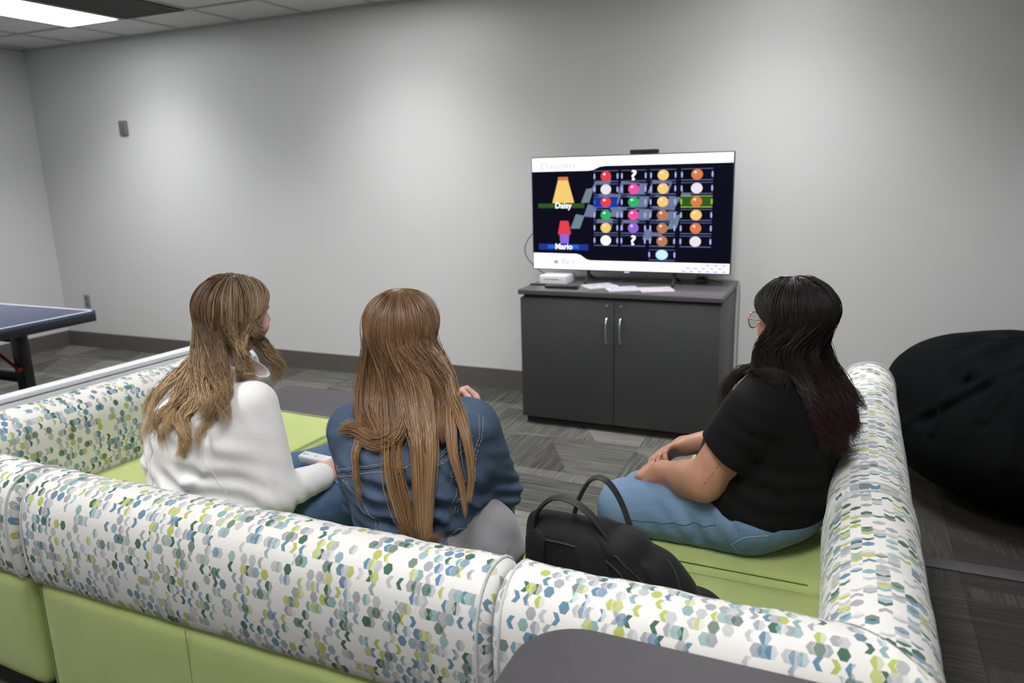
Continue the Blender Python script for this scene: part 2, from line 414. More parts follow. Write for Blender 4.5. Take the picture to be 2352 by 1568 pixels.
# dark return-air panel beside the lamp
e = empty('ceiling_vent', (-4.66, 3.68, ZC), 'dark grey rectangular air return panel in the ceiling beside the lit lamp', 'ceiling vent')
bm = bmesh.new(); a, b = 0.288, 0.592; cx, cy = -4.66, 3.68
for lo, hi in (((-a, -b), (-a + .025, b)), ((a - .025, -b), (a, b)), ((-a + .025, -b), (a - .025, -b + .025)), ((-a + .025, b - .025), (a - .025, b))):
    box(bm, (cx + lo[0], cy + lo[1], ZC - .012), (cx + hi[0], cy + hi[1], ZC))
vm = plain('dark_vent_metal', (0.075, 0.072, 0.068), 0.7)
obj('frame', bm, vm, e, smooth=False)
bm = bmesh.new()
for k in range(46):
    y = cy - b + .03 + k * 0.0248
    box(bm, (cx - a + .025, y, ZC - .009), (cx + a - .025, y + .016, ZC - .003))
obj('slats', bm, vm, e, smooth=False)
# wall plates
e = empty('wall_plate', (-5.78, YW, 2.015), 'small grey rectangular wall plate high on the back wall', 'wall plate')
bm = bmesh.new(); box(bm, (-5.825, YW - .022, 1.955), (-5.735, YW, 2.075), .004); obj('cover', bm, M_['plate'], e)
bm = bmesh.new(); box(bm, (-5.812, YW - .026, 1.968), (-5.748, YW - .022, 2.062), .002); obj('inset', bm, plain('taupe_plate', (0.17, 0.15, 0.135), 0.5), e)
e = empty('power_outlet', (-6.59, YW, 0.455), 'grey electrical outlet low on the back wall above the table tennis table corner', 'outlet')
bm = bmesh.new(); box(bm, (-6.63, YW - .008, 0.395), (-6.555, YW, 0.515), .003); obj('cover', bm, plain('outlet_grey', (0.30, 0.28, 0.27), 0.5), e)
for z in (0.425, 0.485):
    bm = bmesh.new(); box(bm, (-6.61, YW - .012, z - .018), (-6.575, YW - .007, z + .018), .003)
    for sx in (-1, 1): box(bm, (-6.592 + sx * .007 - .0015, YW - .0125, z - .004), (-6.592 + sx * .007 + .0015, YW - .0118, z + .008), mi=1)
    obj('socket', bm, [plain('socket_grey', (0.2, 0.19, 0.18), 0.5), M_['dark']], e)
bm = bmesh.new(); box(bm, (0.30, 3.105, 0), (XR - .02, 3.19, 0.006), .002); o = obj('floor_transition_strip', bm, M_['strip'])
tag(o, 'flat dark grey strip across the carpet right of the seating', 'floor strip')

# ------------------------------------------------------------------ modular lounge seating
def TM(loc, ang):   # local (x along the back, y from the back towards the front of the seat) -> world
    return Matrix.Translation(Vector(loc)) @ Matrix.Rotation(ang, 4, 'Z')
def ap(T, V):
    V = np.asarray(V, float); A = np.array(T); return V @ A[:3, :3].T + A[:3, 3]
_pr = [(0.006, .478), (-.005, .52), (-.010, .585), (-.007, .655), (.006, .712), (.032, .750), (.070, .770), (.110, .772), (.150, .760),
       (.183, .732), (.202, .688), (.210, .62), (.208, .54), (.202, .475), (.190, .445), (.150, .440), (.09, .448), (.035, .462)]
PROF = np.array([(p[0], p[1]) for p in smoothpath([(a, b, 0) for a, b in _pr], 3, closed=True)])
PC = PROF.mean(0)
ARC = np.concatenate([[0], np.cumsum(np.linalg.norm(np.diff(np.vstack([PROF, PROF[:1]]), axis=0), axis=1))])
def bolster(T, L, parent, mitre0=False, mitre1=False, u0=0.0, part='backrest'):
    """patterned back bolster along local x 0..L; a mitred end follows the diagonal of the corner"""
    npf = len(PROF); secs = []
    RR = 0.030
    def inset(e): 
        q = PROF - PC; n = np.linalg.norm(q, axis=1, keepdims=True); return PC + q * (1 - e / n)
    st = []
    if not mitre0: st += [(g, RR * (1 - math.sqrt(max(0, 1 - ((RR - g) / RR) ** 2)))) for g in (0.0, .002, .006, .012, .020, .030)]
    else: st += [(0, 0)]
    nmid = max(6, int(L / .03))
    s0 = st[-1][0]; s1 = L if mitre1 else L - RR
    st += [(s0 + (s1 - s0) * k / nmid, 0) for k in range(1, nmid)]
    if not mitre1: st += [(L - g, RR * (1 - math.sqrt(max(0, 1 - ((RR - g) / RR) ** 2)))) for g in (.030, .020, .012, .006, .002, 0.0)]
    else: st += [(L, 0)]
    V = []; UV = []
    for s, e in st:
        pf = inset(e + .0005) if e > 0 else PROF
        wob = 0.0016 * math.sin(s * 23 + 1.0) + 0.001 * math.sin(s * 61)
        for k in list(range(npf)) + [0]:
            d, z = pf[k]; x = s
            if mitre1: x = min(x, L - max(d, 0)) if s > L - .24 else x
            if mitre0: x = max(x, max(d, 0)) if s < .24 else x
            V.append((x, d + wob * (1 if d > .1 else -1) * .5, z + wob * (1 if z > .7 else 0)))
            UV.append((u0 + s, ARC[k] if k or len(V) % (npf + 1) == 1 else ARC[npf]))
    # last column duplicates the first with the closing arc length
    UV = []
    for s, e in st:
        for k in range(npf + 1): UV.append((u0 + s, ARC[k]))
    F = []
    c = npf + 1
    for i in range(len(st) - 1):
        for k in range(npf):
            F.append((i * c + k, i * c + k + 1, (i + 1) * c + k + 1, (i + 1) * c + k))
    base = len(V)
    for i, flip in ((0, False), (len(st) - 1, True)):
        x = np.mean([V[i * c + k][0] for k in range(npf)]); V.append((x, PC[0], PC[1])); UV.append((u0, .5))
        for k in range(npf):
            a, b = i * c + k, i * c + k + 1; q = (a, b, base, base) ; 
            F.append((b, a, base, base) if not flip else (a, b, base, base))
        base += 1
    V = ap(T, V)
    # triangles written as degenerate quads are cleaned here
    F3 = [f for f in F if f[2] != f[3]]; Ft = [f[:3] for f in F if f[2] == f[3]]
    me = bpy.data.meshes.new(part); me.from_pydata([tuple(v) for v in V], [], F3 + Ft)
    uvl = me.uv_layers.new(name='UVMap'); li = np.zeros(len(me.loops), np.int32); me.loops.foreach_get('vertex_index', li)
    uvl.data.foreach_set('uv', np.array(UV, np.float32)[li].ravel())
    me.polygons.foreach_set('use_smooth', [True] * len(me.polygons)); me.materials.append(M_['hex'])
    # merge the seam column so that shading runs round it (UVs live on the loops)
    bm = bmesh.new(); bm.from_mesh(me); bmesh.ops.remove_doubles(bm, verts=bm.verts, dist=1e-5); bmesh.ops.recalc_face_normals(bm, faces=bm.faces)
    bm.to_mesh(me); bm.free()
    o = link(part, me, parent)
    # welt round each free end
    for free, s in ((not mitre0, RR * .75), (not mitre1, L - RR * .75)):
        if free:
            bm = bmesh.new(); q = inset(-.001); tube(bm, [Vector(ap(T, [(s, d, z)])[0]) for d, z in q[::2]], .0038, 6, closed=True, caps=False); obj('piping', bm, M_['pipe'], o)
    return o
def block(name, T, lo, hi, r, puff, mat, parent, n=14):
    V, F = puffbox(lo, hi, r, puff, n); return npmesh(name, ap(T, V), F, mat, parent)
def welt(T, loops, r, mat, parent, name='welt'):
    for lp in loops:
        bm = bmesh.new(); tube(bm, [Vector(p) for p in ap(T, lp)], r, 6); obj(name, bm, mat, parent)
def feet(T, pts, parent):
    for x, y in pts:
        bm = bmesh.new(); p = ap(T, [(x, y, 0)])[0]; cyl(bm, (p[0], p[1], 0), (p[0], p[1], .112), .022, .028, 14); obj('leg', bm, M_['dark'], parent)
SD = 0.79
def straight(T, L, name, label, group=None, SD=SD):
    p = ap(T, [(0, 0, 0)])[0]; e = empty(name, tuple(p), label, 'sofa', group)
    block('base', T, (.008, .022, .105), (L - .008, SD - .02, .30), .03, .004, M_['green'], e)
    block('back_panel', T, (.008, .008, .105), (L - .008, .185, .475), .035, .008, M_['green'], e, 20)
    s = block('seat_cushion', T, (.006, .17, .285), (L - .006, SD, .455), .035, .006, M_['green'], e, 20)
    welt(T, [[(.02, .24, .4555), (.02, SD - .03, .4555)], [(L - .02, .24, .4555), (L - .02, SD - .03, .4555)]], .0022, M_['green'], s)
    ins = .028
    welt(T, [[(x, .012 - .003, z) for z in np.linspace(.13, .455, 8)] for x in (ins, L - ins)], .0026, M_['greenpipe'], e)
    bolster(T, L, e)
    for nm, pp, mt in (('stitched_seam', [(L * .36, PROF[k][0] - .0006, PROF[k][1] + (.0006 if PROF[k][1] > .74 else 0)) for k in range(0, 22)], 'pipe'), ('panel_seam', [(L * .41, .0, z) for z in np.linspace(.11, .47, 10)], 'greenpipe')):
        bm = bmesh.new(); tube(bm, [Vector(q) for q in ap(T, pp)], .0011, 5); obj(nm, bm, M_[mt], e)
    feet(T, [(.08, .08), (L - .08, .08), (.08, SD - .1), (L - .08, SD - .1)], e); return e
def corner(T, L1, L2, name, label):
    """outer corner at local (L1, 0): one back along x, the other along the side x = L1"""
    p = ap(T, [(0, 0, 0)])[0]; e = empty(name, tuple(p), label, 'sofa')
    block('base', T, (.008, .022, .105), (L1 - .02, L2 - .008, .30), .03, .004, M_['green'], e)
    block('back_panel', T, (.008, .008, .105), (L1 - .008, .185, .475), .035, .008, M_['green'], e, 20)
    block('back_panel', T, (L1 - .185, .19, .105), (L1 - .008, L2 - .008, .475), .035, .008, M_['green'], e, 20)
    s = block('seat_cushion', T, (.006, .17, .285), (L1 - .17, L2 - .006, .455), .035, .006, M_['green'], e, 20)
    welt(T, [[(.02, .24, .4555), (.02, L2 - .03, .4555)], [(.03, L2 - .022, .4555), (L1 - .25, L2 - .022, .4555)]], .0022, M_['green'], s)
    bolster(T, L1, e, mitre1=True, u0=.31)
    T2 = T @ Matrix.Translation((L1, 0, 0)) @ Matrix.Rotation(PI / 2, 4, 'Z')
    bolster(T2, L2, e, mitre0=True, u0=1.7)
    feet(T, [(.08, .08), (L1 - .08, .08), (.08, L2 - .1), (L1 - .1, L2 - .1)], e); return e
Y0 = 1.19
straight(TM((-2.05, Y0, 0), 0), 1.448, 'loveseat', 'two-seat lime green sofa section with hexagon print back, between two corner sections, nearest the camera')
corner(TM((-0.598, Y0, 0), 0), .813, .778, 'corner_sofa', 'right-hand corner sofa section with hexagon print back, black backpack on it')
corner(TM((-2.7850, 2.7685, 0), -PI / 2 - .045), 1.545, .78, 'corner_sofa', 'left-hand corner sofa section with hexagon print back at the left edge of the picture')
straight(TM((0.213, 1.972, 0), PI / 2 - .012), 1.33, 'loveseat', 'two-seat hexagon print sofa section on the right, under the person in black', SD=.72)

# low white partition behind the left seats
T = TM((-2.884, 1.42, 0), -.072 + PI / 2)
bm = bmesh.new(); box(bm, (0, .004, 0), (1.36, .046, .762), .002); box(bm, (-.006, -.010, .768), (1.366, .050, .790), .005, 3)
for v in bm.verts: v.co = T @ v.co
o = obj('low_partition', bm, M_['white']); tag(o, 'long low white partition standing behind the left sofa sections', 'partition')

# low grey table at the end of the left seats
e = empty('side_table', (-2.45, 3.05, 0), 'low dark grey side table at the far end of the left sofa section', 'table')
def roundrect(x0, y0, x1, y1, r, n=8):
    pts = []
    for cx, cy, a in ((x1 - r, y0 + r, -PI / 2), (x1 - r, y1 - r, 0), (x0 + r, y1 - r, PI / 2), (x0 + r, y0 + r, PI)):
        for k in range(n + 1): pts.append((cx + r * math.cos(a + PI / 2 * k / n), cy + r * math.sin(a + PI / 2 * k / n)))
    return pts
def prism(bm, pts, z0, z1, bev=0.0, mi_top=0, mi_side=0):
    a = [bm.verts.new((x, y, z0)) for x, y in pts]; b = [bm.verts.new((x, y, z1)) for x, y in pts]
    f1 = bm.faces.new(b); f1.material_index = mi_top; bm.faces.new(a[::-1]).material_index = mi_side
    for k in range(len(pts)):
        bm.faces.new((a[k], a[(k + 1) % len(pts)], b[(k + 1) % len(pts)], b[k])).material_index = mi_side
    if bev: bmesh.ops.bevel(bm, geom=list(f1.edges), offset=bev, segments=2, profile=.5, affect='EDGES')
bm = bmesh.new(); prism(bm, roundrect(-2.82, 2.765, -2.02, 3.20, .05), .395, .425, .002, 0, 1); obj('tabletop', bm, [M_['greytop'], M_['greyedge']], e)
bm = bmesh.new(); box(bm, (-2.76, 2.80, .07), (-2.10, 3.14, .395), .004); obj('cabinet_body', bm, M_['greyedge'], e)
for x in (-2.72, -2.14):
    for y in (2.84, 3.10):
        bm = bmesh.new(); cyl(bm, (x, y, 0), (x, y, .07), .02, .024, 12); obj('leg', bm, M_['dark'], e)

# grey table in front of the corner, behind the seating
e = empty('work_table', (0.13, 0.85, 0), 'grey laminate table with rounded corner in the foreground behind the sofa', 'table')
bm = bmesh.new(); prism(bm, roundrect(-.485, .50, .76, 1.176, .115, 12), .716, .744, .003, 0, 1); obj('tabletop', bm, [M_['greytop'], M_['greyedge']], e)
for x in (-.30, .60):
    bm = bmesh.new(); box(bm, (x - .03, .80, .03), (x + .03, .88, .716), .008); obj('leg', bm, M_['dark'], e)
    bm = bmesh.new(); box(bm, (x - .035, .56, 0), (x + .035, 1.12, .035), .012, 3); obj('foot', bm, M_['dark'], e)
    bm = bmesh.new(); box(bm, (x - .03, .58, .690), (x + .03, 1.10, .716), .004); obj('bracket', bm, M_['dark'], e)
bm = bmesh.new(); box(bm, (-.30, .83, .64), (.60, .86, .69), .004); obj('crossbar', bm, M_['dark'], e)

# ------------------------------------------------------------------ storage cabinet
X0, X1, YF, YK = -1.800, -.588, 4.165, 4.795
e = empty('storage_cabinet', ((X0 + X1) / 2, (YF + YK) / 2, 0), 'charcoal two-door cabinet against the wall under the television', 'cabinet')
bm = bmesh.new(); box(bm, (X0 + .012, YF + .022, .045), (X1 - .004, YK, .818), .002); obj('body', bm, M_['cab'], e)
bm = bmesh.new(); box(bm, (X0 + .02, YF + .04, 0), (X1 - .015, YK - .02, .045)); obj('plinth', bm, M_['darkrough'], e)
bm = bmesh.new(); box(bm, (X0 + .02, YF + .03, .812), (X1 - .02, YK - .01, .836)); obj('top_rail', bm, M_['darkrough'], e)
bm = bmesh.new(); box(bm, (X0 - .004, YF - .012, .832), (X1 + .004, YK + .004, .862), .003, 3); obj('top', bm, M_['cabtop'], e)
for sx, xa, xb in ((-1, X0 + .006, -1.2015), (1, -1.1975, X1 - .004)):
    bm = bmesh.new(); box(bm, (xa, YF, .052), (xb, YF + .020, .812), .0015); d = obj('door', bm, M_['cab'], e)
    hx = -1.199 + sx * .042
    bm = bmesh.new(); pts = smoothpath([(hx, YF - .002, .715), (hx, YF - .018, .707), (hx, YF - .030, .675), (hx, YF - .034, .635), (hx, YF - .030, .595), (hx, YF - .018, .563), (hx, YF - .002, .555)], 5)
    tube(bm, pts, [(.0062, .0045)] * len(pts), 10, flat=(1, 0, 0)); obj('handle', bm, M_['chrome'], d)
    bm = bmesh.new(); cyl(bm, (hx, YF + .002, .785), (hx, YF - .006, .785), .0095, .0085, 20); box(bm, (hx - .001, YF - .0075, .780), (hx + .001, YF - .0055, .790)); obj('lock', bm, M_['chrome'], d)

# ------------------------------------------------------------------ television
tx0, tx1, tz0, tz1, ty = -1.855, -.598, .936, 1.648, 4.535
e = empty('television', (-1.2265, 4.58, .862), 'large flat television switched on with a game menu, standing on the charcoal cabinet', 'television')
bm = bmesh.new(); box(bm, (tx0, ty, tz0), (tx1, ty + .022, tz1), .003); box(bm, (tx0 + .18, ty + .02, tz0 + .06), (tx1 - .18, ty + .062, tz1 - .14), .012, 3); obj('housing', bm, M_['dark'], e)
for sx in (-1, 1):
    cx = -1.2265 + sx * .275 + .02
    bm = bmesh.new()
    tube(bm, [(cx, ty + .02, tz0 + .03), (cx, ty + .02, tz0 - .03)], .011, 8)
    tube(bm, [(cx, ty + .02, tz0 - .025), (cx + .012, ty - .085, .871)], [.010, .007], 8)
    tube(bm, [(cx, ty + .02, tz0 - .025), (cx + .012, ty + .125, .871)], [.010, .007], 8)
    obj('stand_leg', bm, M_['dark'], e)
# screen picture: flat shapes on the panel, coordinates u (0..1 left to right), v (0..1 top to bottom)
SM = {'bg': emis('screen_black', (0.003, 0.003, 0.014), .7), 'w': emis('screen_white', (0.93, 0.93, 1.0), 1.35), 'cell': emis('screen_cell', (0.001, 0.001, 0.003), .8),
      'flag': emis('screen_slate', (0.17, 0.20, 0.33), 1.0), 'flag2': emis('screen_slate_green', (0.16, 0.24, 0.30), 1.0), 'edge': emis('screen_cell_edge', (0.10, 0.13, 0.32), 1.0), 'edgew': emis('screen_cell_glint', (0.40, 0.46, 0.85), 1.0),
      'red': emis('screen_red', (0.80, 0.05, 0.07), 1.0), 'pink': emis('screen_pink', (0.90, 0.08, 0.38), 1.0), 'yel': emis('screen_yellow', (0.95, 0.62, 0.18), 1.0),
      'org': emis('screen_orange', (0.75, 0.20, 0.06), 1.0), 'grn': emis('screen_green', (0.03, 0.45, 0.14), 1.0), 'pur': emis('screen_purple', (0.28, 0.14, 0.70), 1.0),
      'pale': emis('screen_pale', (0.85, 0.80, 0.85), 1.0), 'brn': emis('screen_brown', (0.50, 0.20, 0.08), 1.0), 'cyan': emis('screen_cyan', (0.10, 0.60, 0.85), 1.0),
      'ice': emis('screen_ice', (0.62, 0.86, 1.0), 1.05), 'lime': emis('screen_lime', (0.32, 0.55, 0.05), 1.0), 'navy': emis('screen_navy', (0.015, 0.035, 0.30), 1.0),
      'blue': emis('screen_blue', (0.02, 0.14, 0.75), 1.0), 'dgrn': emis('screen_dark_green', (0.03, 0.10, 0.015), 1.0), 'txt': emis('screen_faint_text', (0.42, 0.42, 0.72), 1.0),
      'lav': emis('screen_lavender', (0.50, 0.46, 0.85), 1.1), 'lblue': emis('screen_light_blue', (0.75, 0.82, 0.97), 1.2)}
SK = list(SM.keys()); bm = bmesh.new()
m = .006
def P_(u, v, lay): return (tx0 + m + u * (tx1 - tx0 - 2 * m), ty - .0006 - .0003 * lay, tz1 - m - v * (tz1 - tz0 - 2 * m))
def poly(pts, key, lay):
    f = bm.faces.new([bm.verts.new(P_(u, v, lay)) for u, v in pts]); f.material_index = SK.index(key)
def rect(u0, v0, u1, v1, key, lay): poly([(u0, v0), (u0, v1), (u1, v1), (u1, v0)], key, lay)
def disc(u, v, ru, rv, key, lay, n=28): poly([(u + ru * math.cos(-2 * PI * k / n), v - rv * math.sin(-2 * PI * k / n) * -1) for k in range(n)], key, lay)
rect(0, 0, 1, 1, 'bg', 0)
poly([(0, 0), (0, .120), (.30, .120), (.325, .116), (.345, .100), (.362, .088), (.39, .083), (1, .083), (1, 0)], 'w', 2)
poly([(0, .855), (0, 1), (1, 1), (1, .915), (.315, .915), (.292, .908), (.275, .890), (.258, .868), (.235, .858)], 'w', 2)
# waving check flag
for pts, k in (([(.29, .28), (.33, .27), (.305, .40), (.262, .40)], 'flag2'), ([(.345, .19), (.40, .19), (.385, .30), (.315, .29)], 'flag'), ([(.30, .41), (.345, .44), (.335, .53), (.275, .52)], 'flag'),
               ([(.235, .50), (.28, .515), (.255, .63), (.205, .63)], 'flag2'), ([(.40, .20), (.42, .20), (.40, .30), (.33, .30)], 'flag'), ([(.47, .22), (.60, .24), (.585, .33), (.455, .32)], 'flag'),
               ([(.63, .21), (.72, .23), (.70, .33), (.60, .32)], 'flag'), ([(.36, .31), (.47, .33), (.455, .42), (.345, .41)], 'flag'), ([(.50, .34), (.61, .35), (.60, .44), (.485, .43)], 'flag'),
               ([(.64, .34), (.76, .36), (.73, .47), (.625, .45)], 'flag'), ([(.42, .43), (.50, .44), (.485, .53), (.405, .52)], 'flag'), ([(.54, .45), (.63, .46), (.61, .55), (.525, .54)], 'flag'),
               ([(.66, .47), (.75, .48), (.72, .56), (.645, .56)], 'flag'), ([(.35, .53), (.43, .54), (.42, .63), (.34, .62)], 'flag'), ([(.48, .55), (.56, .56), (.545, .65), (.465, .64)], 'flag'),
               ([(.59, .63), (.68, .65), (.665, .73), (.58, .72)], 'flag'), ([(.72, .52), (.765, .50), (.745, .62), (.70, .63)], 'flag2'), ([(.77, .30), (.82, .26), (.80, .38), (.755, .40)], 'flag2')):
    poly([(a, b) for a, b in reversed(pts)] if False else pts, k, 1)
us = (.392, .532, .676, .836); vs = (.172, .285, .396, .508, .620, .732)
TOK = [['red', None, 'yel', 'org'], ['pale', 'pink', 'yel', 'pale'], ['red', 'grn', 'yel', 'org'], ['grn', 'pink', 'brn', 'yel'], ['yel', 'pur', 'brn', 'org'], ['w', None, 'brn', 'pale']]
for r, v in enumerate(vs):
    for c, u in enumerate(us):
        hw = .062 if c < 3 else .074; hv = .049
        hi_ = (r == 2 and c == 0, r == 2 and c == 3)
        e1, e2 = ('edge', 'edgew')
        if hi_[0]: rect(u - hw, v - hv, u + hw, v + hv, 'navy', 2); e1 = e2 = 'blue'
        if hi_[1]: rect(u - hw, v - hv, u + hw, v + hv, 'dgrn', 2); e1 = e2 = 'lime'
        poly([(u - hw + .01, v - hv + .008), (u - hw + .01, v + hv - .012), (u + hw * .15, v + hv - .012), (u + hw * .5, v - hv + .008)], 'cell', 2.2) if not any(hi_) else None
        rect(u - hw, v - hv, u + hw, v - hv + .006, 'edge' if not hi_[1] else 'lime', 3); rect(u - hw, v + hv - .008, u + hw, v + hv, e1, 3)
        for sx in (-1, 1): disc(u + sx * (hw - .003), v, .0045, .026, e2, 3.2, 14)
        k = TOK[r][c]
        if k:
            disc(u, v, .027, .044, k, 4)
            disc(u - .008, v - .018, .007, .010, 'pale', 5)
disc(.676, .85, .031, .045, 'cyan', 4); disc(.676, .85, .028, .041, 'ice', 5)
rect(.676 - .064, .805, .676 + .064, .81, 'edge', 3); rect(.676 - .064, .893, .676 + .064, .90, 'edge', 3)
for sx in (-1, 1): disc(.676 + sx * .062, .85, .0045, .026, 'edgew', 3.2, 14)
# the two players' panels: name bars and plain coloured tokens
rect(.03, .405, .28, .445, 'dgrn', 2); rect(.10, .41, .22, .44, 'lime', 2.5) if False else None
rect(.03, .770, .30, .825, 'navy', 2); rect(.08, .778, .25, .812, 'blue', 2.5)
poly([(.140, .20), (.108, .40), (.226, .40), (.194, .20)], 'yel', 3); rect(.140, .17, .194, .20, 'org', 3)
poly([(.150, .56), (.136, .68), (.208, .68), (.194, .56)], 'red', 3); poly([(.145, .68), (.150, .765), (.194, .765), (.199, .68)], 'pur', 3)
for k, (u, v) in enumerate([(.775 + .038 * i + (.019 if j % 2 else 0), .928 + .026 * j) for j in range(3) for i in range(6)]):
    if u < .975: rect(u, v, u + .018, v + .014, 'lblue' if (k % 6) < 3 and k < 6 else 'lav', 4)
def text(s, u, v, size, key, lay, bold=0.0, align='CENTER', sx=1.0):
    cu = bpy.data.curves.new('t', 'FONT'); cu.body = s; cu.size = size; cu.align_x = align; cu.align_y = 'CENTER'; cu.resolution_u = 3; cu.offset = bold
    to = bpy.data.objects.new('t', cu); COL.objects.link(to); bpy.context.view_layer.update()
    tm = bpy.data.meshes.new_from_object(to.evaluated_get(bpy.context.evaluated_depsgraph_get())); bpy.data.objects.remove(to, do_unlink=True)
    x, y, z = P_(u, v, lay); b2 = bmesh.new(); b2.from_mesh(tm)
    vm = {q: bm.verts.new((x + q.co.x * sx, y, z + q.co.y)) for q in b2.verts}
    for f in b2.faces:
        try: bm.faces.new([vm[q] for q in f.verts]).material_index = SK.index(key)
        except ValueError: pass
    b2.free(); bpy.data.meshes.remove(tm)
text('Characters', .045, .075, .052, 'txt', 6, align='LEFT'); text('Back', .155, .93, .050, 'txt', 6, align='LEFT')
poly([(.075, .925), (.088, .915), (.088, .935)], 'lav', 6); disc(.125, .935, .014, .018, 'txt', 6)
text('Daisy', .167, .425, .050, 'w', 6, .0012); text('Mario', .168, .795, .050, 'w', 6, .0012)
text('?', .532, .172, .082, 'w', 6, .0018, sx=1.5); text('?', .532, .732, .082, 'w', 6, .0018, sx=1.5)
bmesh.ops.recalc_face_normals(bm, faces=bm.faces)
for f in bm.faces:
    if f.normal.y > 0: f.normal_flip()
obj('screen', bm, [SM[k] for k in SK], e, smooth=False)
bm = bmesh.new(); box(bm, (-1.242, ty - .004, tz0 - .006), (-1.210, ty + .01, tz0 + .001), .001); obj('status_light', bm, emis('status_light', (.7, .7, 1.0), 1.0), e)
# webcam bar on the set
e = empty('webcam', (-1.125, ty, tz1), 'small black camera bar sitting on the top edge of the television', 'webcam')
bm = bmesh.new(); box(bm, (-1.21, ty - .012, tz1 + .001), (-1.04, ty + .035, tz1 + .026), .006, 3); obj('body', bm, M_['dark'], e)
bm = bmesh.new(); cyl(bm, (-1.125, ty - .010, tz1 + .014), (-1.125, ty - .016, tz1 + .014), .008, .007); obj('lens', bm, plain('lens_glass', (.03, .03, .035), .1), e)
bm = bmesh.new(); box(bm, (-1.15, ty + .0235, tz1 - .03), (-1.10, ty + .03, tz1 + .003), .002); obj('clip', bm, M_['dark'], e)
# game console and small things on the cabinet
TOP = .862
e = empty('game_console', (-1.67, 4.50, TOP), 'small white game console at the left end of the cabinet top', 'game console')
bm = bmesh.new(); box(bm, (-1.765, 4.415, TOP), (-1.585, 4.60, TOP + .052), .006, 3); obj('case', bm, M_['whiteplastic'], e)
bm = bmesh.new(); box(bm, (-1.735, 4.4135, TOP + .027), (-1.635, 4.416, TOP + .031)); obj('disc_slot', bm, plain('slot_brown', (.30, .22, .17), .5), e)
bm = bmesh.new(); box(bm, (-1.77, 4.41, TOP - .0), (-1.58, 4.605, TOP + .004), .001); obj('base_plate', bm, plain('grey_plastic', (.35, .35, .37), .4), e)
bm = bmesh.new(); box(bm, (-1.80, 4.335, TOP), (-1.62, 4.352, TOP + .009), .003); o = obj('sensor_bar', bm, M_['dark']); tag(o, 'thin black bar lying in front of the white game console', 'sensor bar')
e = empty('remote_control', (-1.56, 4.27, TOP), 'black television remote lying in front of the white console', 'remote control')
bm = bmesh.new(); box(bm, (-1.665, 4.245, TOP), (-1.455, 4.29, TOP + .018), .006, 3); obj('case', bm, M_['dark'], e)
bm = bmesh.new()
for k in range(9):
    for j in range(2): box(bm, (-1.65 + k * .021, 4.253 + j * .017, TOP + .017), (-1.638 + k * .021, 4.262 + j * .017, TOP + .0195), .001)
obj('buttons', bm, plain('dark_grey_rubber', (.08, .08, .085), .6), e)
def game_case(cx, cy, ang, label, tint, z=TOP):
    e = empty('game_case', (cx, cy, z), label, 'game case', 'white game cases on the cabinet')
    Rz = Matrix.Rotation(ang, 3, 'Z'); c = (cx, cy, z)
    bm = bmesh.new(); box(bm, (cx - .0675, cy - .095, z), (cx + .0675, cy + .095, z + .014), .003, 2, Rz, c); obj('case', bm, M_['whiteplastic'], e)
    bm = bmesh.new(); box(bm, (cx - .060, cy - .088, z + .0135), (cx + .062, cy + .088, z + .0146), 0, 2, Rz, c)
    t = NT('printed_cover'); n = t.noise(t.coord(), 26, 2)
    t.set(Base_Color=t.ramp(n, [(.35, (.78, .78, .82)), (.5, tint), (.62, (.72, .70, .80))]), Roughness=.3)
    obj('cover_sheet', bm, t.m, e, smooth=False)
game_case(-1.345, 4.35, -.85, 'white game case lying leftmost of the three on the cabinet', (.50, .45, .52))
game_case(-1.180, 4.275, -1.05, 'white game case with blue-tinted cover, middle one of the three on the cabinet', (.35, .42, .62), TOP + .0002)
game_case(-.985, 4.30, -1.15, 'white game case with pinkish cover lying rightmost of the three on the cabinet', (.55, .33, .45))
# cables
bm = bmesh.new(); rnd = random.Random(3)
pts = [(-.78 + rnd.uniform(-.045, .045), 4.66 + rnd.uniform(-.05, .05), TOP + .006 + rnd.uniform(0, .04)) for _ in range(16)]
tube(bm, smoothpath(pts, 6), .004, 6); box(bm, (-.82, 4.645, TOP), (-.765, 4.685, TOP + .022), .004)
tube(bm, smoothpath([(-.79, 4.66, TOP + .02), (-.74, 4.63, TOP + .03), (-.70, 4.63, TOP + .02), (-.66, 4.66, TOP + .005)], 6), .003, 6)
o = obj('cable_tangle', bm, M_['dark']); tag(o, 'tangle of black cable at the right end of the cabinet top', 'cable')
bm = bmesh.new(); tube(bm, smoothpath([(-1.80, 4.62, 1.24), (-1.87, 4.62, 1.18), (-1.935, 4.62, 1.10), (-1.945, 4.62, 1.03), (-1.91, 4.63, .965), (-1.83, 4.64, .90), (-1.74, 4.66, TOP + .006), (-1.60, 4.67, TOP + .006), (-1.40, 4.70, TOP + .004), (-1.1, 4.68, TOP + .004), (-.85, 4.66, TOP + .004)], 8), .0032, 6)
o = obj('power_cable', bm, plain('grey_cable', (.10, .10, .10), .5)); tag(o, 'thin cable looping out from behind the left side of the television', 'cable')
bm = bmesh.new(); tube(bm, smoothpath([(-.85, 4.77, TOP + .004), (-.70, 4.78, TOP + .005), (-.60, 4.785, TOP + .004), (-.573, 4.79, TOP - .03), (-.572, 4.79, .6), (-.57, 4.79, .3), (-.56, 4.79, .16), (-.54, 4.78, .01)], 8), .0035, 6)
o = obj('power_cable', bm, plain('beige_cable', (.30, .28, .26), .5)); tag(o, 'pale cable hanging down the wall along the right side of the cabinet', 'cable')

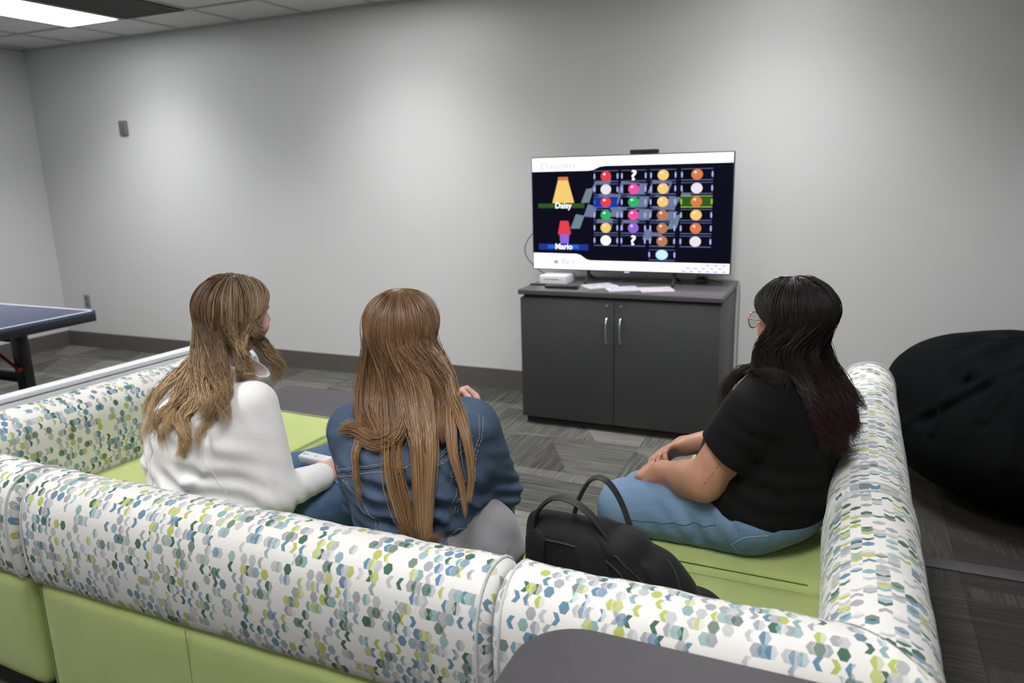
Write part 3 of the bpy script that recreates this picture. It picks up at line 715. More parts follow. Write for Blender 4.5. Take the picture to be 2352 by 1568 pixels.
# ------------------------------------------------------------------ table tennis table
e = empty('table_tennis_table', (-5.16, 1.89, 0), 'dark blue table tennis table with white edge lines at the left edge', 'table')
ax0, ax1, ay0, ay1, az = -5.925, -4.40, .52, 3.262, .76
for ya, yb in ((ay0, 1.888), (1.894, ay1)):
    bm = bmesh.new(); box(bm, (ax0, ya, az - .020), (ax1, yb, az), .002)
    top = obj('tabletop', bm, M_['blue'], e)
    bm = bmesh.new(); z0, z1 = az - .0002, az + .0008
    box(bm, (ax0, ya, z0), (ax0 + .02, yb, z1)); box(bm, (ax1 - .02, ya, z0), (ax1, yb, z1)); box(bm, (-5.164, ya, z0), (-5.161, yb, z1))
    yy = ya if ya < 1 else yb - .02
    box(bm, (ax0, yy, z0), (ax1, yy + .02, z1)); obj('lines', bm, M_['line'], top, smooth=False)
    bm = bmesh.new()
    for lo, hi in (((ax0, ya, az - .068), (ax0 + .03, yb, az - .020)), ((ax1 - .03, ya, az - .068), (ax1, yb, az - .020)), ((ax0 + .03, ya, az - .068), (ax1 - .03, ya + .03, az - .020)), ((ax0 + .03, yb - .03, az - .068), (ax1 - .03, yb, az - .020))): box(bm, lo, hi, .002)
    obj('apron', bm, M_['dark'], e)
for x in (-5.72, -4.69):
    for y in (1.0, 2.93):
        bm = bmesh.new(); box(bm, (x - .045, y - .03, .05), (x + .045, y + .03, az - .066), .004); l = obj('leg', bm, M_['dark'], e)
        bm = bmesh.new(); tube(bm, [(x - .02, y, .05), (x - .02, y, .012)], .02, 12); obj('foot', bm, M_['darkrough'], l)
        bm = bmesh.new(); s = 1
        tube(bm, [(x - .42, y - .045, .66), (x + .015, y - .045, .44)], .011, 8); tube(bm, [(x + .02, y - .06, .435), (x + .02, y - .02, .435)], .02, 12); obj('brace', bm, M_['red'], l)
for y in (1.0, 2.93):
    bm = bmesh.new(); box(bm, (-5.72, y - .02, .34), (-4.69, y + .02, .40), .004); box(bm, (-5.72, y - .02, .60), (-4.69, y + .02, .69), .004); obj('crossbar', bm, M_['dark'], e)
bm = bmesh.new(); box(bm, (ax0 - .15, 1.885, az), (ax1 + .15, 1.889, az + .1525)); obj('net', bm, plain('net_black', (.02, .02, .025), .8), e)

# ------------------------------------------------------------------ soft bodies: signed distance shapes turned into one continuous mesh
def V3(*a): return np.array(a, float)
def nrm(v): v = np.asarray(v, float); return v / np.linalg.norm(v)
def cap(a, b, r1, r2=None, k=.02):
    return ('c', V3(*a), V3(*b), r1, r1 if r2 is None else r2, k)
def ell(c, r, axes=None, k=.03):
    return ('e', V3(*c), V3(*r), np.eye(3) if axes is None else np.array([nrm(x) for x in axes]), k)
def rbox(c, h, r, axes=None, k=.02):
    return ('b', V3(*c), V3(*h), r, np.eye(3) if axes is None else np.array([nrm(x) for x in axes]), k)
def chain(pts, rs, k=.02): return [cap(pts[i], pts[i + 1], rs[i], rs[i + 1], k) for i in range(len(pts) - 1)]
def prim_d(p, P):
    if p[0] == 'c':
        _, a, b, r1, r2, k = p; ba = b - a; pa = P - a; L = max(ba @ ba, 1e-12)
        h = np.clip(pa @ ba / L, 0, 1); q = pa - h[:, None] * ba
        return np.sqrt(np.einsum('ij,ij->i', q, q)) - (r1 + (r2 - r1) * h)
    if p[0] == 'e':
        _, c, r, A, k = p; q = (P - c) @ A.T; q1 = q / r; q2 = q1 / r
        k0 = np.sqrt(np.einsum('ij,ij->i', q1, q1)); k1 = np.sqrt(np.einsum('ij,ij->i', q2, q2)) + 1e-9
        return k0 * (k0 - 1) / k1
    _, c, h, r, A, k = p; q = np.abs((P - c) @ A.T) - (h - r)
    return np.linalg.norm(np.maximum(q, 0), axis=1) + np.minimum(q.max(1), 0) - r
def union(prims, grow=0.0):
    def f(P):
        d = None
        for p in prims:
            e = prim_d(p, P) - grow
            if d is None: d = e
            else:
                k = p[-1]; h = np.clip(.5 + .5 * (d - e) / k, 0, 1); d = d * (1 - h) + e * h - k * h * (1 - h)
        return d
    return f
def smax(a, b, k):
    h = np.clip(.5 - .5 * (a - b) / k, 0, 1); return a * (1 - h) + b * h + k * h * (1 - h)
def below(p0, n, k=.006):
    """keep the side opposite to n"""
    p0 = V3(*p0); n = nrm(n); return ('clip', p0, n, k)
def cut(f, clips):
    def g(P):
        d = f(P)
        for _, p0, n, k in clips: d = smax(d, (P - p0) @ n, k)
        return d
    return g
def seg_dist(P, a, b):
    a = V3(*a); b = V3(*b); ba = b - a; pa = P - a; h = np.clip(pa @ ba / (ba @ ba), 0, 1); q = pa - h[:, None] * ba
    return np.sqrt(np.einsum('ij,ij->i', q, q))
def folds(f, fl=(), waves=()):
    """fl: (path, width, amp) raised or sunk soft creases; waves: (direction, wavelength, amp, phase, centre, reach)"""
    def g(P):
        d = f(P)
        for path, wd, am in fl:
            D = None
            for i in range(len(path) - 1):
                e = seg_dist(P, path[i], path[i + 1]); D = e if D is None else np.minimum(D, e)
            d = d - am * np.exp(-(D / wd) ** 2)
        for dr, wl, am, ph, c, reach in waves:
            dr = nrm(dr); s = (P - V3(*c)) @ dr
            o = np.cross(dr, (0.3, 0.5, 0.8)); o2 = (P - V3(*c)) @ nrm(o)
            wgt = np.exp(-(np.linalg.norm(P - V3(*c), axis=1) / reach) ** 2)
            d = d - am * wgt * np.sin(2 * PI * s / wl + ph + 2.2 * np.sin(o2 * 9 + ph) + 0.8 * np.sin(o2 * 23 + 2 * ph))
        return d
    return g
def grad(f, P, e=.0015):
    g = np.stack([f(P + V3(*(e * np.eye(3)[i]))) - f(P - V3(*(e * np.eye(3)[i]))) for i in range(3)], 1)
    return g / (np.linalg.norm(g, axis=1, keepdims=True) + 1e-12)
def project(f, P, off=0.0, it=3):
    P = np.array(P, float)
    for _ in range(it):
        d = f(P) - off; P = P - grad(f, P) * np.clip(d, -.05, .05)[:, None]
    return P
def surface(f, lo, hi, h):
    """surface nets on a block-sparse grid"""
    lo = np.array(lo, float); hi = np.array(hi, float); B = 8
    nb = np.ceil((hi - lo) / (h * B)).astype(int); n = nb * B
    cs = [lo[i] + (np.arange(nb[i]) + .5) * B * h for i in range(3)]
    G = np.stack(np.meshgrid(*cs, indexing='ij'), -1).reshape(-1, 3); dc = f(G)
    F = np.repeat(np.repeat(np.repeat(np.where(dc < 0, -1., 1.).reshape(nb), B, 0), B, 1), B, 2).astype(np.float32)
    keep = np.argwhere((np.abs(dc) < B * h * .87 * 1.5 + .012).reshape(nb))
    o = np.stack(np.meshgrid(*[np.arange(B)] * 3, indexing='ij'), -1).reshape(-1, 3)
    for s in range(0, len(keep), 600):
        I = (keep[s:s + 600, None, :] * B + o[None]).reshape(-1, 3)
        F[I[:, 0], I[:, 1], I[:, 2]] = f(lo + I * h)
    S = F < 0
    c = [S[a:n[0] - 1 + a, b:n[1] - 1 + b, e:n[2] - 1 + e] for a in (0, 1) for b in (0, 1) for e in (0, 1)]
    an = c[0].copy(); al = c[0].copy()
    for x in c[1:]: an |= x; al &= x
    cells = np.argwhere(an & ~al); m = len(cells)
    acc = np.zeros((m, 3)); cnt = np.zeros(m)
    for ax in range(3):
        u, v = (ax + 1) % 3, (ax + 2) % 3
        for a in (0, 1):
            for b in (0, 1):
                A = np.zeros(3, int); A[u] = a; A[v] = b; Bv = A.copy(); Bv[ax] = 1
                p = cells + A; q = cells + Bv
                fa = F[p[:, 0], p[:, 1], p[:, 2]]; fb = F[q[:, 0], q[:, 1], q[:, 2]]
                k = (fa < 0) != (fb < 0); t = np.where(k, fa / np.where(k, fa - fb, 1), 0)
                pt = A + (Bv - A) * t[:, None]; acc[k] += pt[k]; cnt[k] += 1
    V = lo + (cells + acc / cnt[:, None]) * h
    idm = -np.ones(tuple(n - 1), np.int64); idm[cells[:, 0], cells[:, 1], cells[:, 2]] = np.arange(m)
    Fs = []
    for ax in range(3):
        u, v = (ax + 1) % 3, (ax + 2) % 3
        sl0 = [slice(None)] * 3; sl1 = [slice(None)] * 3; sl0[ax] = slice(0, n[ax] - 1); sl1[ax] = slice(1, n[ax])
        ch = S[tuple(sl0)] != S[tuple(sl1)]; E = np.argwhere(ch)
        ok = (E[:, u] > 0) & (E[:, v] > 0) & (E[:, u] < n[u] - 1) & (E[:, v] < n[v] - 1); E = E[ok]
        s = S[E[:, 0], E[:, 1], E[:, 2]]
        du = np.zeros(3, int); du[u] = 1; dv = np.zeros(3, int); dv[v] = 1
        def g(x): return idm[x[:, 0], x[:, 1], x[:, 2]]
        q = np.stack([g(E - du - dv), g(E - dv), g(E), g(E - du)], 1)
        q[~s] = q[~s][:, ::-1]; Fs.append(q[(q >= 0).all(1)])
    Fq = np.concatenate(Fs)
    V = V - grad(f, V) * np.clip(f(V), -h, h)[:, None]
    return V, Fq
def soft(name, f, lo, hi, h, mat, parent):
    V, F = surface(f, lo, hi, h); return npmesh(name, V, F, mat, parent)
def head_prims(c, fwd, up, s=1.0, face=1.0):
    """c = centre of the skull, returns prims and the axes (right, forward, up)"""
    f = nrm(fwd); u = nrm(np.asarray(up, float) - f * np.dot(up, f)); r = np.cross(f, u); A = (r, f, u)
    def w(x, y, z): return V3(*c) + s * (r * x + f * y + u * z)
    pr = [ell(w(0, -.012, .028), (.074 * s, .094 * s, .086 * s), A, .02), ell(w(0, .028, -.035), (.058 * s, .064 * s, .076 * s), A, .03),
          ell(w(0, .060, .035), (.052 * s, .028 * s, .040 * s), A, .02),
          cap(w(0, .086, .018), w(0, .106, -.022), .007 * s, .0105 * s, .012), ell(w(-.011, .094, -.026), (.009 * s, .010 * s, .007 * s), A, .008), ell(w(.011, .094, -.026), (.009 * s, .010 * s, .007 * s), A, .008),
          ell(w(0, .084, -.056), (.023 * s, .010 * s, .006 * s), A, .006), ell(w(0, .082, -.067), (.020 * s, .010 * s, .007 * s), A, .006), ell(w(0, .074, -.096), (.022 * s, .016 * s, .016 * s), A, .02),
          ell(w(-.040, .056, -.030), (.024 * s, .022 * s, .024 * s), A, .02), ell(w(.040, .056, -.030), (.024 * s, .022 * s, .024 * s), A, .02),
          ell(w(-.030, .076, .024), (.020 * s, .010 * s, .007 * s), A, .012), ell(w(.030, .076, .024), (.020 * s, .010 * s, .007 * s), A, .012)]
    for sx in (-1, 1):
        pr += [ell(w(sx * .078, -.006, -.006), (.006 * s, .018 * s, .031 * s), A, .008), ell(w(sx * .076, .0, -.028), (.006 * s, .010 * s, .012 * s), A, .006)]
    return pr, (r, f, u), w
def eyes(w, parent, s=1.0):
    em = plain('eye_white', (.75, .73, .72), .15); im = plain('dark_iris', (.05, .03, .02), .1); br = plain('brow_hair', (.06, .035, .02), .7)
    for sx in (-1, 1):
        bm = bmesh.new(); c = w(sx * .030, .071, .006)
        bmesh.ops.create_uvsphere(bm, u_segments=20, v_segments=14, radius=.0125 * s)
        for v in bm.verts: v.co += Vector(c)
        fw = Vector(w(0, 1, 0) - w(0, 0, 0)).normalized()
        for f in bm.faces:
            if (f.calc_center_median() - Vector(c)).normalized().dot(fw) > .86: f.material_index = 1
        obj('eye', bm, [em, im], parent)
        bm = bmesh.new(); tube(bm, smoothpath([w(sx * .014, .088, .026), w(sx * .030, .088, .031), w(sx * .048, .076, .025)], 4), .0025, 6); obj('eyebrow', bm, br, parent)
def hand_prims(wrist, d, n, side, curl=(.5, .55, .6, .65), L=.175, spread=.10, thumb=(.5, .35), k=.006, fat=1.0):
    """d: direction of the hand, n: back-of-hand normal, side: +1 thumb towards d x n, curl radians per joint"""
    d = nrm(d); n = nrm(np.asarray(n, float) - d * np.dot(n, d)); t = np.cross(d, n) * side; w = V3(*wrist); s = L / .18
    P = []
    def q(a, b, c): return w + s * (d * a + t * b + n * c)
    P += [cap(q(0, 0, 0), q(.03, 0, .0), .026 * s * fat, .024 * s * fat, .02)]
    mc = [(.098, .030), (.100, .010), (.096, -.010), (.088, -.028)]
    for i, (a, b) in enumerate(mc): P.append(cap(q(.02, b * .55, 0), q(a - .008, b, 0), .0145 * s * fat, .0115 * s * fat, .016))
    ln = [(.040, .024, .018), (.045, .028, .019), (.041, .026, .018), (.032, .019, .016)]
    tips = []
    for i in range(4):
        p = q(mc[i][0], mc[i][1], 0); ang = 0.0; sp = spread * (1.5 - i) / 1.5
        dd = nrm(d + t * sp); rr = [.0098, .0088, .0080, .0070]
        for j in range(3):
            ang += curl[i] * (1.0, 1.25, .9)[j]
            e = p + s * ln[i][j] * (dd * math.cos(ang) - n * math.sin(ang))
            P.append(cap(p, e, rr[j] * s * fat, rr[j + 1] * s * fat, .0035 if j or True else k)); p = e
        tips.append((p, dd * math.cos(ang) - n * math.sin(ang), dd * math.sin(ang) + n * math.cos(ang)))
    b0 = q(.022, .022, -.006); a1, a2 = thumb
    t1 = nrm(d * math.cos(a1) + t * math.sin(a1) - n * .35); t2 = nrm(d * math.cos(a1 - a2) + t * math.sin(a1 - a2) - n * .45)
    m1 = b0 + t1 * .045 * s; m2 = m1 + t2 * .033 * s; m3 = m2 + nrm(t2 - n * .15) * .025 * s
    P += [cap(b0, m1, .0155 * s * fat, .0125 * s * fat, .014), cap(m1, m2, .0115 * s * fat, .0102 * s * fat, .005), cap(m2, m3, .0102 * s * fat, .0080 * s * fat, .004)]
    tips.append((m3, nrm(t2), n))
    return P, tips
def seam(name, f, paths, mat, parent, off=.0012, r=.0009, dash=True, step=.006):
    bm = bmesh.new()
    for path in paths:
        pts = [np.array(p) for p in smoothpath(path, 12)]
        L = np.concatenate([[0], np.cumsum([np.linalg.norm(pts[i + 1] - pts[i]) for i in range(len(pts) - 1)])])
        s = np.arange(0, L[-1], step / (3 if dash else 1)); Q = np.stack([np.interp(s, L, [p[i] for p in pts]) for i in range(3)], 1)
        Q = project(f, Q, off)
        if dash:
            for i in range(0, len(Q) - 2, 3): tube(bm, [Q[i], Q[i + 1], Q[i + 2]], r, 5, caps=True)
        elif len(Q) > 1: tube(bm, list(Q), r, 6)
    return obj(name, bm, mat, parent)

# ------------------------------------------------------------------ hair
def hair(name, parent, mat, hc, axes, hr, coll, locks, N, seed, rad=.0009, segs=30, thick=(.003, .020), part=0.0, wave=(0, 0.05, 0), flyaway=.02, crown=-.25,
         partgap=0.0, cap_r=.004, clump=0, cm=.35):
    """hc centre, axes (right, forward, up), hr radii of the scalp; locks: (azimuth lo, hi, weight, [(point, radius)...], tipjitter)
       azimuth in degrees round the head, 0 = back, +90 = the person's right"""
    rng = np.random.default_rng(seed); r_, f_, u_ = axes; A = np.array([r_, f_, u_])
    # roots
    D = rng.normal(size=(N * 5, 3)); D /= np.linalg.norm(D, axis=1, keepdims=True)   # (right, fwd, up)
    az = np.degrees(np.arctan2(D[:, 0] - part * np.maximum(D[:, 2], 0), -D[:, 1]))
    ok = (D[:, 2] > -.45 + .25 * (np.abs(az) > 70)) & ~((D[:, 1] > .30) & (D[:, 2] < .62 + .2 * (D[:, 1] - .5)))
    ok &= ~((np.abs(D[:, 0]) < partgap) & (D[:, 2] > .45) & (D[:, 1] > -.62))
    D = D[ok][:N]; az = az[ok][:N]; n = len(D)
    ex = np.where(np.abs(az) > 80, np.sign(az) * (80 + (np.abs(az) - 80) * .09), az)
    # choose lock
    li = np.full(n, -1); lw = np.zeros(n)
    wsum = np.zeros((n, len(locks)))
    for j, L in enumerate(locks): wsum[:, j] = np.where((ex >= L[0]) & (ex <= L[1]), L[2], 0)
    for i in range(n):
        s = wsum[i].sum()
        if s > 0: li[i] = rng.choice(len(locks), p=wsum[i] / s)
    good = li >= 0; D, az, ex, li = D[good], az[good], ex[good], li[good]; n = len(D)
    lay = rng.random(n) ** 0.7; off = thick[0] + (thick[1] - thick[0]) * lay
    # skull part of each strand
    ea = np.radians(ex); el = np.full(n, -.30)
    E = np.stack([np.sin(ea) * np.cos(el), -np.cos(ea) * np.cos(el), np.sin(el)], 1)
    K = 7; ctrl = []
    dot = np.clip((D * E).sum(1), -1, 1); th = np.arccos(dot); sn = np.sin(th) + 1e-9
    th_ok = th > .05
    for k in range(K):
        t = k / (K - 1)
        a = np.where(th_ok, np.sin((1 - t) * th) / sn, 1 - t); b = np.where(th_ok, np.sin(t * th) / sn, t)
        q = D * a[:, None] + E * b[:, None]; q /= np.linalg.norm(q, axis=1, keepdims=True)
        lift = .0015 + off * min(1, t * 1.6 + .12)
        ctrl.append(V3(*hc) + (q * np.array(hr) * 1.0 + q * lift[:, None]) @ A)
    mxw = max(len(L[3]) for L in locks)
    rnd2 = rng.normal(size=(n, 3)) * .55; rnd2 = np.clip(rnd2, -1.1, 1.1)
    if clump:
        cid = rng.integers(0, clump, n); cr = np.clip(rng.normal(size=(clump, 3)) * .6, -1.15, 1.15)
        cl_off = cr[cid]
    fr = (ex - np.array([L[0] for L in locks])[li]) / (np.array([L[1] - L[0] for L in locks])[li] + 1e-6) * 2 - 1
    for k in range(mxw):
        P = np.zeros((n, 3))
        for j, L in enumerate(locks):
            s = li == j; wp = L[3][min(k, len(L[3]) - 1)]; c = V3(*wp[0]); rad_ = wp[1]
            sid = wp[2] if len(wp) > 2 else None
            rn = rnd2[s]
            if clump: rn = rn * cm + cl_off[s] * .85
            P[s] = c + rn * rad_ * (1.0 if sid is None else .5)
            if sid is not None: P[s] += fr[s][:, None] * V3(*sid)
            if k >= len(L[3]): P[s] = ctrl[-1][s] + (P[s] - P[s]) + V3(0, 0, -.0001)
        ctrl.append(P)
    lens = rng.uniform(.86, 1.0, n)
    C = np.stack(ctrl, 1)            # n, K+W, 3
    m = C.shape[1]
    # resample with Catmull-Rom, arc by control index
    T = np.linspace(0, 1, segs + 1)
    S = np.zeros((n, segs + 1, 3)); pad = np.concatenate([C[:, :1], C, C[:, -1:]], 1)
    # chord lengths for even spacing
    ch = np.linalg.norm(np.diff(C, axis=1), axis=2); cum = np.concatenate([np.zeros((n, 1)), np.cumsum(ch, 1)], 1); tot = cum[:, -1:] * lens[:, None]
    for i, t in enumerate(T):
        a = t * tot[:, 0]; k = np.clip((cum[:, 1:-1] < a[:, None]).sum(1), 0, m - 2)
        den = ch[np.arange(n), k] + 1e-9; u = ((a - cum[np.arange(n), k]) / den)[:, None]
        p0, p1, p2, p3 = (pad[np.arange(n), k + q] for q in range(4))
        S[:, i] = .5 * ((2 * p1) + (p2 - p0) * u + (2 * p0 - 5 * p1 + 4 * p2 - p3) * u * u + (3 * p1 - p0 - 3 * p2 + p3) * u ** 3)
    # waves
    amp, wl, start = wave
    if amp:
        s_ = T[None] * tot; g = np.clip((T[None] - start) / (1 - start), 0, 1) ** 1.3
        lph = rng.uniform(0, 2 * PI, len(locks))[li][:, None] + rng.normal(size=(n, 1)) * .35
        d = np.gradient(S, axis=1); d /= np.linalg.norm(d, axis=2, keepdims=True) + 1e-9
        vd = nrm(V3(*hc) - np.array([0, 0, 1.58])); a1 = np.cross(d, vd); a1 /= np.linalg.norm(a1, axis=2, keepdims=True) + 1e-9; a2 = np.cross(d, a1)
        S = S + (a1 * np.sin(s_ / wl * 2 * PI + lph)[..., None] + a2 * np.cos(s_ / wl * 2 * PI + lph)[..., None] * .7) * (amp * g)[..., None]
    fl = np.clip(rng.normal(size=(n, 3)), -.8, .8) * (rng.random(n) < flyaway)[:, None]
    S += fl[:, None] * (np.sin(T * PI * .9) * .012)[None, :, None]
    # collide
    ff = coll
    for it in range(2):
        P = S[:, 2:].reshape(-1, 3); o = np.repeat(off * .8, segs - 1); d = ff(P) - o; b = d < 0
        if b.any(): P[b] -= grad(ff, P[b], .003) * d[b][:, None]; S[:, 2:] = P.reshape(n, -1, 3)
        if it == 0:
            for _ in range(2): S[:, 1:-1] = S[:, 1:-1] * .5 + .25 * (S[:, :-2] + S[:, 2:])
    # tubes (3 sides)
    d = np.gradient(S, axis=1); d /= np.linalg.norm(d, axis=2, keepdims=True) + 1e-9
    ref = nrm((.31, .52, .2)); x = np.cross(d, ref); x /= np.linalg.norm(x, axis=2, keepdims=True) + 1e-9; y = np.cross(d, x)
    rr = rad * rng.uniform(.7, 1.35, n)[:, None] * np.interp(T, [0, .08, .7, 1], [.7, 1, .95, .15])[None]
    V = np.stack([S + (x * math.cos(a) + y * math.sin(a)) * rr[..., None] for a in (0, 2 * PI / 3, 4 * PI / 3)], 2)   # n, segs+1, 3, 3
    base = np.arange(n)[:, None, None] * (segs + 1) * 3 + np.arange(segs)[None, :, None] * 3
    kk = np.arange(3)[None, None]
    a = base + kk; b = base + (kk + 1) % 3
    F = np.stack([a, b, b + 3, a + 3], -1).reshape(-1, 4)
    # neighbouring strands share tone: tone follows the azimuth with some scatter
    tone = np.clip(.5 + .30 * np.sin(np.radians(ex) * 9 + li * 1.7 + seed) + .16 * rng.normal(size=n) + np.array([(L[4] if len(L) > 4 else 0.0) for L in locks])[li], 0, 1)
    zz = T[None] * np.minimum(1.0, tot / tot.max()) * np.ones((n, 1))
    UV = np.stack([np.broadcast_to(tone[:, None, None], (n, segs + 1, 3)), np.broadcast_to(zz[..., None], (n, segs + 1, 3))], -1).reshape(-1, 2)
    V = V.reshape(-1, 3)
    # close-fitting cap of short hair under the strands
    nu, nv = 48, 24; CV = []; CF = []
    for i in range(nv + 1):
        for j in range(nu):
            e = PI / 2 - i / nv * (PI / 2 + .42); a_ = 2 * PI * j / nu
            q = np.array([math.sin(a_) * math.cos(e), -math.cos(a_) * math.cos(e), math.sin(e)])
            if q[1] > .25 and q[2] < .6: 
                sc = .90
            else: sc = 1.0
            CV.append(V3(*hc) + (q * np.array(hr) * sc + q * cap_r * (1 if sc == 1 else 0)) @ A)
    for i in range(nv):
        for j in range(nu): CF.append((i * nu + j, i * nu + (j + 1) % nu, (i + 1) * nu + (j + 1) % nu, (i + 1) * nu + j))
    F = np.concatenate([F, np.array(CF)[:, ::-1] + len(V)]); UV = np.concatenate([UV, np.tile([[.02, .02]], (len(CV), 1))]); V = np.concatenate([V, np.array(CV)])
    return npmesh(name, V, F, mat, parent, uv=UV)

# ================================================================== PEOPLE
SEAT = .455
def collider(*fs):
    def g(P):
        d = fs[0](P)
        for f in fs[1:]: d = np.minimum(d, f(P))
        return d
    return g
def sofaback(P): # crown of the front bolster
    q = np.abs(P[:, 1:3] - np.array([1.295, .59])) - np.array([.105 - .07, .182 - .07])
    return np.linalg.norm(np.maximum(q, 0), axis=1) + np.minimum(q.max(1), 0) - .07
def sofaright(P):
    q = np.abs(P[:, [0, 2]] - np.array([.11, .59])) - np.array([.105 - .07, .182 - .07])
    return np.linalg.norm(np.maximum(q, 0), axis=1) + np.minimum(q.max(1), 0) - .07
def legs_of(hips, knees, ankles, toes, rt, rk, ra):
    P = []
    for h_, k_, a_, t_ in zip(hips, knees, ankles, toes):
        P += [cap(h_, k_, rt, rk, .04)] + [cap(k_, a_, rk * .93, ra, .03)]
    return P
def shoes(ankles, toes, mat, sole, parent):
    for a, t in zip(ankles, toes):
        a = V3(*a); t = V3(*t); f = union([cap((a[0], a[1], .045), (t[0], t[1], .035), .042, .034, .02), cap((a[0], a[1], .05), (a[0], a[1], .10), .040, .042, .02)])
        f = cut(f, [below((0, 0, .012), (0, 0, -1), .004)])
        lo = np.minimum(a, t) - .07; hi = np.maximum(a, t) + .07; lo[2] = 0; hi[2] = .17
        s = soft('shoe', f, lo, hi, .006, mat, parent)

# ------------------------------------------------------------------ person in the denim jacket (middle)
def person_denim():
    root = empty('person', (-.98, 1.68, 0), 'person with long straight light brown hair in blue denim jacket, sitting in the middle', 'person')
    fw = nrm((-.12, 1, -.04)); hc = (-1.035, 1.625, 1.165)
    hp, ax, w = head_prims(hc, fw, (0.02, 0, 1), 1.0)
    sL, sR = (-1.175, 1.575, .905), (-.835, 1.60, .945)
    eL, eR = (-1.225, 1.66, .665), (-.815, 1.71, .730)
    wL, wR = (-1.09, 1.90, .785), (-.985, 1.94, .815)
    torso = [ell((-.975, 1.61, .555), (.185, .135, .12), None, .05), ell((-.985, 1.585, .69), (.150, .105, .15), None, .06), ell((-1.0, 1.575, .84), (.168, .105, .13), None, .06),
             cap((-1.09, 1.575, .915), (-.91, 1.59, .935), .055, .055, .05)]
    neck = [cap((-1.01, 1.585, .94), (-1.03, 1.605, 1.09), .052, .050, .03)]
    armL = [cap(sL, eL, .052, .042, .04), cap(eL, wL, .041, .027, .02)]; armR = [cap(sR, eR, .052, .042, .04), cap(eR, wR, .041, .027, .02)]
    hips = [(-1.07, 1.62, .545), (-.885, 1.62, .545)]; knees = [(-1.20, 2.03, .54), (-1.0, 2.06, .535)]; ank = [(-1.22, 2.16, .13), (-1.02, 2.17, .13)]; toes = [(-1.25, 2.30, .05), (-1.03, 2.31, .05)]
    lg = legs_of(hips, knees, ank, toes, .078, .056, .040)
    # hands holding the upright white controller in front of the chest
    hL, tL = hand_prims(wL, (.55, .55, .55), (-.3, .9, -.5), 1, (.75, .8, .85, .9), .165, .05, (.6, .5))
    hR, tR = hand_prims(wR, (-.35, .40, .80), (.6, .7, .0), -1, (.8, .85, .9, .95), .165, .05, (.5, .4))
    bodyp = hp + neck + torso + armL + armR + lg + hL + hR
    bf = union(bodyp)
    body = soft('body', bf, (-1.36, 1.40, .02), (-.66, 2.36, 1.32), .005, skin('fair_skin', (.62, .36, .28), (.72, .43, .36)), root)
    eyes(w, body)
    # jeans
    jl = [(p[0], p[1], p[2], p[3] + .014, p[4] + .016, p[5]) for p in lg] + [ell((-.975, 1.625, .555), (.200, .145, .118), None, .05)]
    jf = cut(folds(union(jl), (), [((0, 1, .3), .05, .0022, 0, (-.97, 1.9, .55), .3)]), [below((0, 0, .10), (0, 0, -1)), below((0, 0, .66), (0, 0, 1))])
    jm = denim('pale_blue_denim', (.10, .17, .27), (.24, .36, .50)); soft('jeans', jf, (-1.24, 1.44, .06), (-.70, 2.30, .68), .006, jm, root)
    # grey top showing under the jacket hem
    gt = [ell((-.955, 1.600, .60), (.215, .150, .13), None, .05), ell((-.98, 1.59, .70), (.160, .118, .12), None, .05), ell((-.835, 1.595, .62), (.135, .115, .135), None, .05)]
    gf = folds(union(gt), [([(-.78, 1.50, .66), (-.75, 1.56, .60), (-.76, 1.60, .52)], .012, .006), ([(-.72, 1.55, .64), (-.70, 1.62, .58), (-.70, 1.66, .52)], .010, -.005)],
               [((.5, .3, .8), .075, .0045, 1.0, (-.76, 1.52, .60), .14)])
    soft('grey_top', cut(gf, [below((0, 0, .452), (0, 0, -1))]), (-1.24, 1.40, .43), (-.64, 1.84, .80), .005, fabric('grey_marl_jersey', (.22, .215, .225), weave=600, var=.12), root)
    # denim jacket
    jt = [ell((-.985, 1.585, .70), (.205, .142, .155), None, .05), ell((-.995, 1.575, .84), (.215, .132, .125), None, .05), cap((-1.12, 1.578, .915), (-.88, 1.592, .945), .066, .066, .05),
          ell((-1.0, 1.52, .82), (.17, .08, .12), None, .05)]
    ja = []
    for s, e, wr in ((sL, eL, wL), (sR, eR, wR)):
        s = V3(*s); e = V3(*e); wr = V3(*wr); ja += [cap(s, e, .074, .060, .035), cap(e, e + (wr - e) * .93, .060, .041, .02)]
    col = [cap((-1.06, 1.565, .985), (-.96, 1.565, .99), .030, .030, .03)]
    fl = [([(-1.15, 1.47, .79), (-1.02, 1.44, .765), (-.90, 1.45, .79)], .012, .006), ([(-1.12, 1.46, .73), (-.98, 1.44, .70), (-.84, 1.47, .74)], .013, .007),
          ([(-.86, 1.47, .84), (-.80, 1.50, .79), (-.78, 1.55, .74)], .012, .008), ([(-.80, 1.50, .88), (-.78, 1.53, .80)], .012, -.007), ([(-1.22, 1.52, .83), (-1.14, 1.49, .78)], .012, -.006),
          ([(-1.13, 1.47, .67), (-1.0, 1.45, .655), (-.86, 1.47, .68)], .012, .006), ([(-.82, 1.50, .70), (-.76, 1.58, .735)], .012, -.007), ([(-.85, 1.47, .655), (-.77, 1.52, .69)], .010, .005)]
    wv = [((.1, 0, 1), .048, .009, 0.4, (-.98, 1.46, .70), .17), ((.5, .2, 1), .060, .007, 1.9, (-.90, 1.46, .80), .16), ((.2, .3, 1), .035, .005, 1.4, eR, .09), ((.2, .3, 1), .035, .003, 2.4, eL, .09), ((.6, .2, .8), .04, .003, 2, (-.80, 1.52, .80), .09)]
    jkf0 = union(jt + ja + col); 
    wc = below(np.array(wL) + .01, nrm(np.array(wL) - np.array(eL)))
    jkf = cut(folds(jkf0, fl, wv), [below((-.98, 1.5, .610), (.30, 0, -1), .008)])
    cut_in = [cap((-1.03, 1.60, .97), (-1.045, 1.62, 1.12), .060, .062, .01)]
    nh = union(cut_in)
    jk2 = lambda P: smax(jkf(P), -nh(P), .008)
